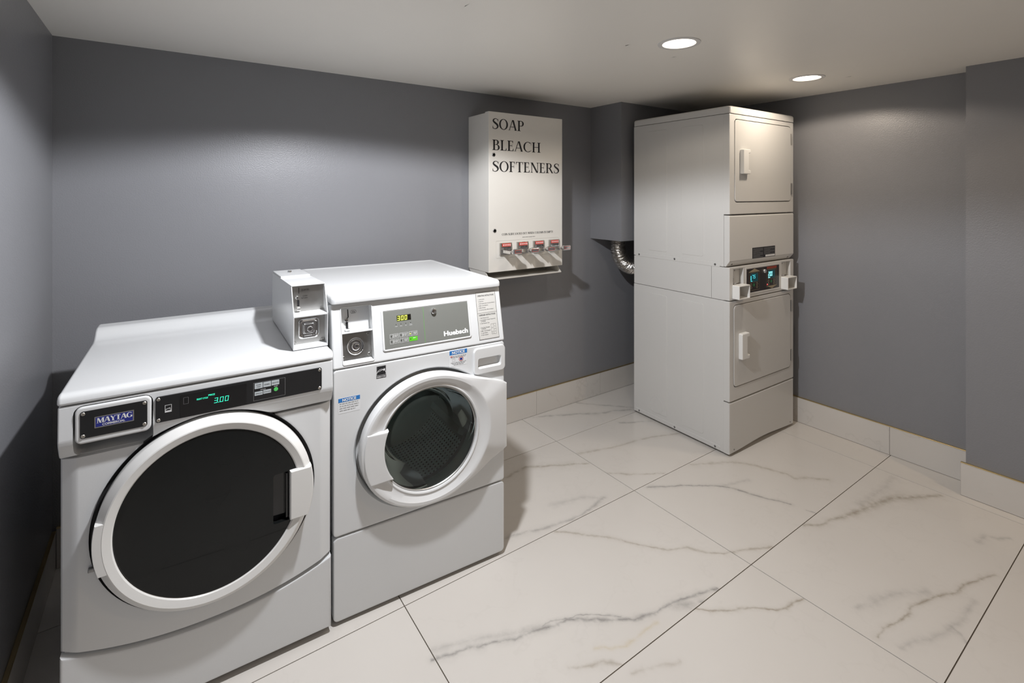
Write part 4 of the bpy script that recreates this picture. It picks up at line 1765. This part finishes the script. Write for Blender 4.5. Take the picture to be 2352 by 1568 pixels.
def ddoor(x0, x1, z0, z1, hx0, hx1, hz0, hz1, hinges):
    g = .0045
    bm = B()
    loft(bm, [at_y(rr(x0 + g, x1 - g, z0 + g, z1 - g, .024, 6), .0338), at_y(rr(x0 + g, x1 - g, z0 + g, z1 - g, .024, 6), .000), at_y(rr(x0 + g + .001, x1 - g - .001, z0 + g + .001, z1 - g - .001, .023, 6), -.0022),
              at_y(rr(x0 + g + .004, x1 - g - .004, z0 + g + .004, z1 - g - .004, .020, 6), -.0035)])
    d = obj('door', bm, 'enamel_dryer', dy, smooth=30)
    # handle: block with a finger scoop on its right
    bm = B()
    loft(bm, [at_y(rr(hx0, hx1, hz0, hz1, .007, 5), -.003), at_y(rr(hx0, hx1, hz0, hz1, .007, 5), -.020), at_y(rr(hx0 + .002, hx1 - .002, hz0 + .002, hz1 - .002, .006, 5), -.025), at_y(rr(hx0 + .007, hx1 - .007, hz0 + .006, hz1 - .006, .004, 5), -.0265)])
    sc = B()
    prism(sc, [(-.05, hz0 + .014), (.0, hz0 + .026), (.0, hz1 - .026), (-.05, hz1 - .014)], hx0 + .040, hx1 + .02)
    for v in sc.verts:
        if v.co.x < hx0 + .05 and v.co.y > -.02:
            v.co.x += .018
            v.co.y = -.008
    bm = cut(bm, [sc])
    obj('handle', bm, 'plastic_white', d, smooth=30)
    for hz in hinges:
        bm = B()
        tube(bm, [(x1 + .006, -.003, hz - .036), (x1 + .006, -.003, hz + .036)], .0042, 10)
        for k in range(4):
            lathe2 = hz - .027 + .018 * k
            tube(bm, [(x1 + .006, -.003, lathe2 - .0015), (x1 + .006, -.003, lathe2 + .0015)], .0048, 10)
        box(bm, x1 - .002, x1 + .004, -.0042, -.0018, hz - .034, hz + .034)
        obj('hinge', bm, 'steel', d)
    return d


ddoor(.046, .672, *up_z, .101, .175, 1.613, 1.757, (1.848, 1.53))
ddoor(.037, .668, *lo_z, .087, .165, .542, .692, (.779, .463))
# lower front panel of the upper dryer with its bevelled underside
bm = B()
prism(bm, [(.037, 1.080), (.024, 1.080), (.006, 1.104), (.0, 1.112), (.0, 1.368), (.006, 1.3745), (.037, 1.3745)], .001, DW - .001, .004, 2)
pl2 = obj('access_panel', bm, 'enamel_dryer', dy, smooth=35)
for x in (.045, .66):
    o = bpy.data.objects.new('screw', SC2)
    COL.objects.link(o)
    o.parent = pl2
    o.location = (x, .016, 1.0925)
    o.rotation_euler = (.9, 0, 0)
bm = B()
plate(bm, .231, .482, 1.101, 1.177, .001, .0005, -.0008, .0002, 2)
for v in bm.verts:
    if v.co.z < 1.11:
        v.co.z = 1.113 if v.co.y > -.0002 else 1.1132
lb = obj('data_label', bm, 'ink_black', dy, smooth=None)
bm = B()
for i in range(9):
    word_bars(bm, .237, .345 - .03 * (i % 4 == 3), 1.168 - i * .0062, .0020, -.0011, 40 + i)
    if i < 7:
        word_bars(bm, .358, .475 - .05 * (i % 3 == 2), 1.168 - i * .0062, .0020, -.0011, 60 + i)
obj('small_print', bm, 'ink_grey', lb, smooth=None)
bm = B()
rect(bm, .372, .478, 1.116, 1.127, -.0011)
obj('serial_strip', bm, 'paper', lb, smooth=None)
# toe panel, slightly bowed lower edge
bm = B()
def dtoe(y, ins):
    n = 16
    a, b = .001 + ins, DW - .001 - ins
    bot = [(a + (b - a) * i / n, y, .014 + ins * .6 + .014 * sin(pi * i / n) ** 2) for i in range(n + 1)]
    return bot + [(b, y, .305 - ins * .5), (a, y, .305 - ins * .5)]
loft(bm, [dtoe(.037, 0), dtoe(.008, 0), dtoe(.003, .002), dtoe(0.0, .008)])
tp2 = obj('toe_panel', bm, 'enamel_dryer', dy, smooth=30)
screws(tp2, ((.045, .034), (.664, .034)), screw_mesh('screw', .004, .002, 'dark_steel'), 0.0)
for x, y in ((.05, .07), (.66, .07), (.05, .66), (.66, .66)):
    bm = B()
    loft(bm, [[(x + r * cos(2 * pi * k / 14), y + r * sin(2 * pi * k / 14), z) for k in range(14)] for r, z in ((.02, 0), (.02, .008), (.01, .009), (.01, .016))])
    obj('foot', bm, 'rubber', dy)
# control band with two coin bays
def baycut(x0, x1):
    c = B()
    plate(c, x0, x1, .905, 1.067, .004, .030, -.05, 0.0)
    return c
panel('control_panel', .888, 1.0765, y=.0, bev=.004, cutters=[baycut(.035, .140), baycut(.561, .668)], mat='enamel_dryer')
bm = B()
loft(bm, [at_y(rr(.160, .540, .905, 1.065, .003, 3), .001), at_y(rr(.161, .539, .906, 1.064, .003, 3), -.0018), at_y(rr(.169, .531, .912, 1.057, .002, 3), -.0018), at_y(rr(.171, .529, .914, 1.055, .002, 3), -.0005)])
pf = obj('panel_frame', bm, 'enamel_dryer', dy)
bm = B()
plate(bm, .171, .529, .914, 1.055, .001, .0, -.0012, .0002, 2)
cp2 = obj('control_face', bm, 'brown_panel', dy)
YQ = -.0016
# left unit: arrow up, display, keys; right unit: arrow down
for ox, oz, bright, upw in ((.205, .0, False, True), (.395, .004, True, False)):
    bm = B()
    outline(bm, ox - .012, ox + .100, .925 + oz, 1.034 + oz * .6, .0012, YQ)
    outline(bm, ox + .004, ox + .086, .972 + oz, 1.028 + oz, .0010, YQ)
    if upw:
        flat(bm, [(ox - .018, 1.034), (ox + .106, 1.034), (ox + .046, 1.053)], YQ - .0002)
    else:
        flat(bm, [(ox - .008, .934), (ox + .050, .916), (ox + .110, .934)], YQ - .0002)
    for kx, kz in ((.010, .960), (.074, .960), (.010, .942), (.074, .942)):
        for i in range(14):
            a, b2 = 2 * pi * i / 14, 2 * pi * (i + 1) / 14
            flat(bm, [(ox + kx + r * cos(q), kz + oz + r * .8 * sin(q)) for r, q in ((.0095, a), (.0095, b2), (.0065, b2), (.0065, a))], YQ)
    obj('panel_print', bm, 'tan_print', cp2, smooth=None)
    bm = B()
    rect(bm, ox + .006, ox + .084, .976 + oz, 1.025 + oz, YQ)
    obj('display_window', bm, 'lcd_teal', cp2, smooth=None)
    bm = B()
    if bright:
        digits(bm, '200', ox + .006, .988 + oz, .013, .028, .0038, .0165, YQ - .0004, .1)
        rect(bm, ox + .006, ox + .028, .9785 + oz, .9825 + oz, YQ - .0004)
    else:
        digits(bm, '75', ox + .022, .994 + oz, .013, .022, .0032, .019, YQ - .0004, .1)
        rect(bm, ox + .006, ox + .013, .985 + oz, 1.012 + oz, YQ - .0004)
        rect(bm, ox + .006, ox + .024, .9785 + oz, .9815 + oz, YQ - .0004)
    obj('digits', bm, 'glow_cyan_bright' if bright else 'glow_cyan', cp2, smooth=None)
    bm = B()
    lathe(bm, ox + .042, .956 + oz, [(.0095, -.001), (.0095, -.0018), (.008, -.0022)], 16, True, True)
    obj('start_key', bm, 'green_key', cp2)
    if bright:
        bm = B()
        flat(bm, circ(ox - .003, .940 + oz, .0045, 12), YQ - .0003)
        obj('indicator', bm, 'glow_red', cp2, smooth=None)
        bm = B()
        rect(bm, ox - .008, ox + .104, 1.039, 1.052, YQ)
        obj('red_header', bm, 'red_print', cp2, smooth=None)
bm = B()
lathe(bm, .352, 1.030, [(.0125, -.001), (.0125, -.010), (.0105, -.013), (.004, -.0135)], 26, True, True)
obj('key_lock', bm, 'chrome', cp2)
for x0, x1 in ((.035, .140), (.561, .668)):
    bm = B()
    box(bm, x0 + .0005, x1 - .0005, .026, .031, .976, 1.0665)
    cpp = obj('coin_plate', bm, 'enamel_dryer', dy, smooth=None)
    bm = B()
    tube(bm, [(x0 + .034, .0256, 1.062), (x0 + .034, .0256, 1.035), (x0 + .026, .0256, 1.022), (x0 + .030, .0256, 1.010), (x0 + .032, .0256, .986)], .0020, 6)
    obj('coin_slot', bm, 'ink_black', cpp)
    bm = B()
    lathe(bm, x0 + .026, 1.020, [(.0065, .026), (.0065, .018), (.004, .016)], 16, True, True)
    obj('return_knob', bm, 'chrome', cpp)
    bm = B()
    tube(bm, [(x0 + .031, .020, .984), (x0 + .031, .020, 1.012)], .003, 8)
    box(bm, x0 + .026, x0 + .052, .010, .026, .9765, .983, .002)
    obj('return_cup', bm, 'chrome', cpp)
    bm = B()
    flat(bm, circ(x0 + .055, 1.052, .005, 10), .0257)
    obj('price_mark', bm, 'ink_grey', cpp, smooth=None)
    # projecting open coin vault shroud
    bm = B()
    a0, a1 = x0 - .006, x1 - .002
    z0, z1 = .897, .976
    w = .005
    loft(bm, [at_y(rr(a0, a1, z0, z1, .005, 4), .004), at_y(rr(a0, a1, z0, z1, .005, 4), -.041), at_y(rr(a0 + .0015, a1 - .0015, z0 + .0015, z1 - .0015, .004, 4), -.0425),
              at_y(rr(a0 + w, a1 - w, z0 + w, z1 - w, .003, 4), -.0425), at_y(rr(a0 + w, a1 - w, z0 + w, z1 - w, .003, 4), .020)], False, True)
    sh = obj('vault_shroud', bm, 'plastic_white', dy, smooth=30)
    bm = B()
    lathe(bm, (a0 + a1) / 2 - .012, .936, [(.013, .0202), (.013, .012), (.010, .010)], 24, True, True)
    obj('vault_lock', bm, 'dark_steel', sh)

# ================================================================== DETERGENT VENDING DISPENSER
ds = thing('detergent_dispenser', 'cream wall-mounted coin dispenser lettered SOAP BLEACH SOFTENERS with four chrome coin slides', 'dispenser', (0, 0, 0))
AX, BX, AY, BY = 1.536, 2.095, 2.439, 2.6785
bm = B()
box(bm, AX + .003, BX - .003, 2.482, BY, 1.040, 1.973, .002, 1)
obj('case', bm, 'dispenser_white', ds)
bm = B()
box(bm, AX, BX, AY, 2.481, 1.0395, 1.978, .0025, 2)
plc = B()
plate(plc, 1.587, 2.064, 1.119, 1.221, .003, AY + .002, AY - .05, 0)
bm = cut(bm, [plc])
dd = obj('front_door', bm, 'dispenser_white', ds, smooth=30)
serif_text('lettering', [('SOAP', 1.5605, 1.787, 1.877, .062), ('BLEACH', 1.5605, 1.916, 1.7535, .061), ('SOFTENERS', 1.5605, 2.069, 1.628, .062)], 'ink_black', dd, AY - .0004, T=.15, t=.055)
serif_text('lettering', [('COIN SLIDE LOCKS OUT WHEN COLUMN IS EMPTY', 1.628, 2.018, 1.252, .0125)], 'ink_black', dd, AY - .0004, T=.19, t=.09)
bm = B()
word_bars(bm, 1.778, 1.874, 1.2335, .0026, AY - .0004, 9)
obj('small_print', bm, 'ink_black', dd, smooth=None)
bm = B()
lathe(bm, 0, 0, [(.0115, .001), (.0115, -.003), (.0095, -.0045), (.0075, -.0045), (.0065, .0), (.002, .0)], 24, True, True)
lk = obj('cam_lock', bm, 'dark_steel', dd, (1.5695, AY, 1.726))
dup(lk, dd, (1.5765, AY, 1.2825))
bm = B()
plate(bm, 1.588, 2.063, 1.120, 1.220, .003, AY + .0035, AY + .0003, .0006)
spl = obj('slide_plate', bm, 'dispenser_white', ds)
# one coin slide (head with red window, sliding tongue, end stop)
def coin_slide(x):
    bm = B()
    z0, z1 = 1.137, 1.209
    box(bm, x, x + .083, AY - .014, AY + .001, z0, z1, .0025, 2)
    h = obj('coin_slide', bm, 'steel', ds)
    bm = B()
    box(bm, x + .012, x + .073, AY - .0158, AY - .0135, 1.187, 1.2055, .0006, 1)
    obj('red_window', bm, 'ink_red', h)
    bm = B()
    for k in range(5):
        cx = x + .020 + k * .0115
        ov = [(cx + .0030 * cos(2 * pi * i / 12), 1.1965 + .0062 * sin(2 * pi * i / 12)) for i in range(12)]
        flat(bm, ov, AY - .0161)
    obj('coin_print', bm, 'paper', h, smooth=None)
    bm = B()
    for k in range(5):
        cx = x + .0165 + k * .0115
        box(bm, cx, cx + .0055, AY - .022, AY - .013, 1.172, 1.1855)
    obj('feeler', bm, 'dark_steel', h, smooth=None)
    # tongue
    bm = B()
    box(bm, x + .010, x + .073, AY - .112, AY - .010, 1.164, 1.1695, .001, 2)
    box(bm, x + .010, x + .0125, AY - .100, AY - .010, 1.152, 1.166, .0008, 1)
    box(bm, x + .0705, x + .073, AY - .100, AY - .010, 1.152, 1.166, .0008, 1)
    box(bm, x + .006, x + .077, AY - .017, AY - .008, 1.143, 1.176, .0015, 2)
    obj('tongue', bm, 'chrome', h)
    bm = B()
    prism(bm, [(AY - .130, 1.152), (AY - .134, 1.158), (AY - .134, 1.178), (AY - .130, 1.184), (AY - .112, 1.178), (AY - .104, 1.170), (AY - .104, 1.160), (AY - .112, 1.155)], x + .014, x + .069, .0015, 2)
    pu = obj('push_end', bm, 'chrome', h)
    bm = B()
    outline(bm, x + .020, x + .063, 1.160, 1.176, .0014, AY - .1344)
    obj('push_print', bm, 'ink_red', h, smooth=None)


for xx in (1.609, 1.732, 1.8555, 1.979):
    coin_slide(xx)
# delivery tray under the door
bm = B()
prism(bm, [(2.676, 1.040), (2.676, .992), (2.445, .992), (2.441, .996), (2.441, 1.001), (2.446, .9985), (2.600, .9985), (2.672, 1.030), (2.672, 1.040)], AX + .006, BX - .006, .0008, 1)
tr = obj('delivery_tray', bm, 'dispenser_white', ds)
for xx in (AX + .006, BX - .010):
    bm = B()
    prism(bm, [(2.676, 1.040), (2.676, .993), (2.446, .993), (2.446, 1.002), (2.486, 1.040)], xx, xx + .004, .0006, 1)
    obj('tray_cheek', bm, 'dispenser_white', tr)
rebase(ds, ((AX + BX) / 2, BY, .992))

# ================================================================== FLEXIBLE VENT HOSE
path = [Vector((2.702, 2.525, 1.19)), Vector((2.702, 2.525, 1.13))]
ctr = Vector((2.862, 2.525, 1.115))
for i in range(0, 19):
    a = radians(180 + 5 * i)
    path.append(Vector((2.862 + .160 * cos(a), 2.525 - .0005 * i, 1.115 + .160 * sin(a))))
for i in range(1, 9):
    path.append(Vector((2.862 + .022 * i, 2.515 - .001 * i * i, .955)))
path += [Vector((3.065, 2.425, .953)), Vector((3.075, 2.385, .952)), Vector((3.078, 2.345, .952)), Vector((3.078, 2.322, .952))]
# resample
fine = []
for a, b in zip(path[:-1], path[1:]):
    k = max(2, int((b - a).length / .0022))
    for i in range(k):
        fine.append(a.lerp(b, i / k))
fine.append(path[-1])
rr2 = random.Random(5)
jit = [rr2.uniform(-.0012, .0012) for _ in fine]
bm = B()
tube(bm, fine, lambda i: .053 + .0028 * sin(i * 2 * pi / 4.0) + jit[i], 28, False)
for v in bm.verts:
    v.co += Vector((rr2.uniform(-1, 1), rr2.uniform(-1, 1), rr2.uniform(-1, 1))) * .0011
ho = obj('vent_hose', bm, 'foil', smooth=50)
ho['label'] = 'crinkled silver foil exhaust hose curving from the chase to behind the dryer'
ho['category'] = 'vent hose'
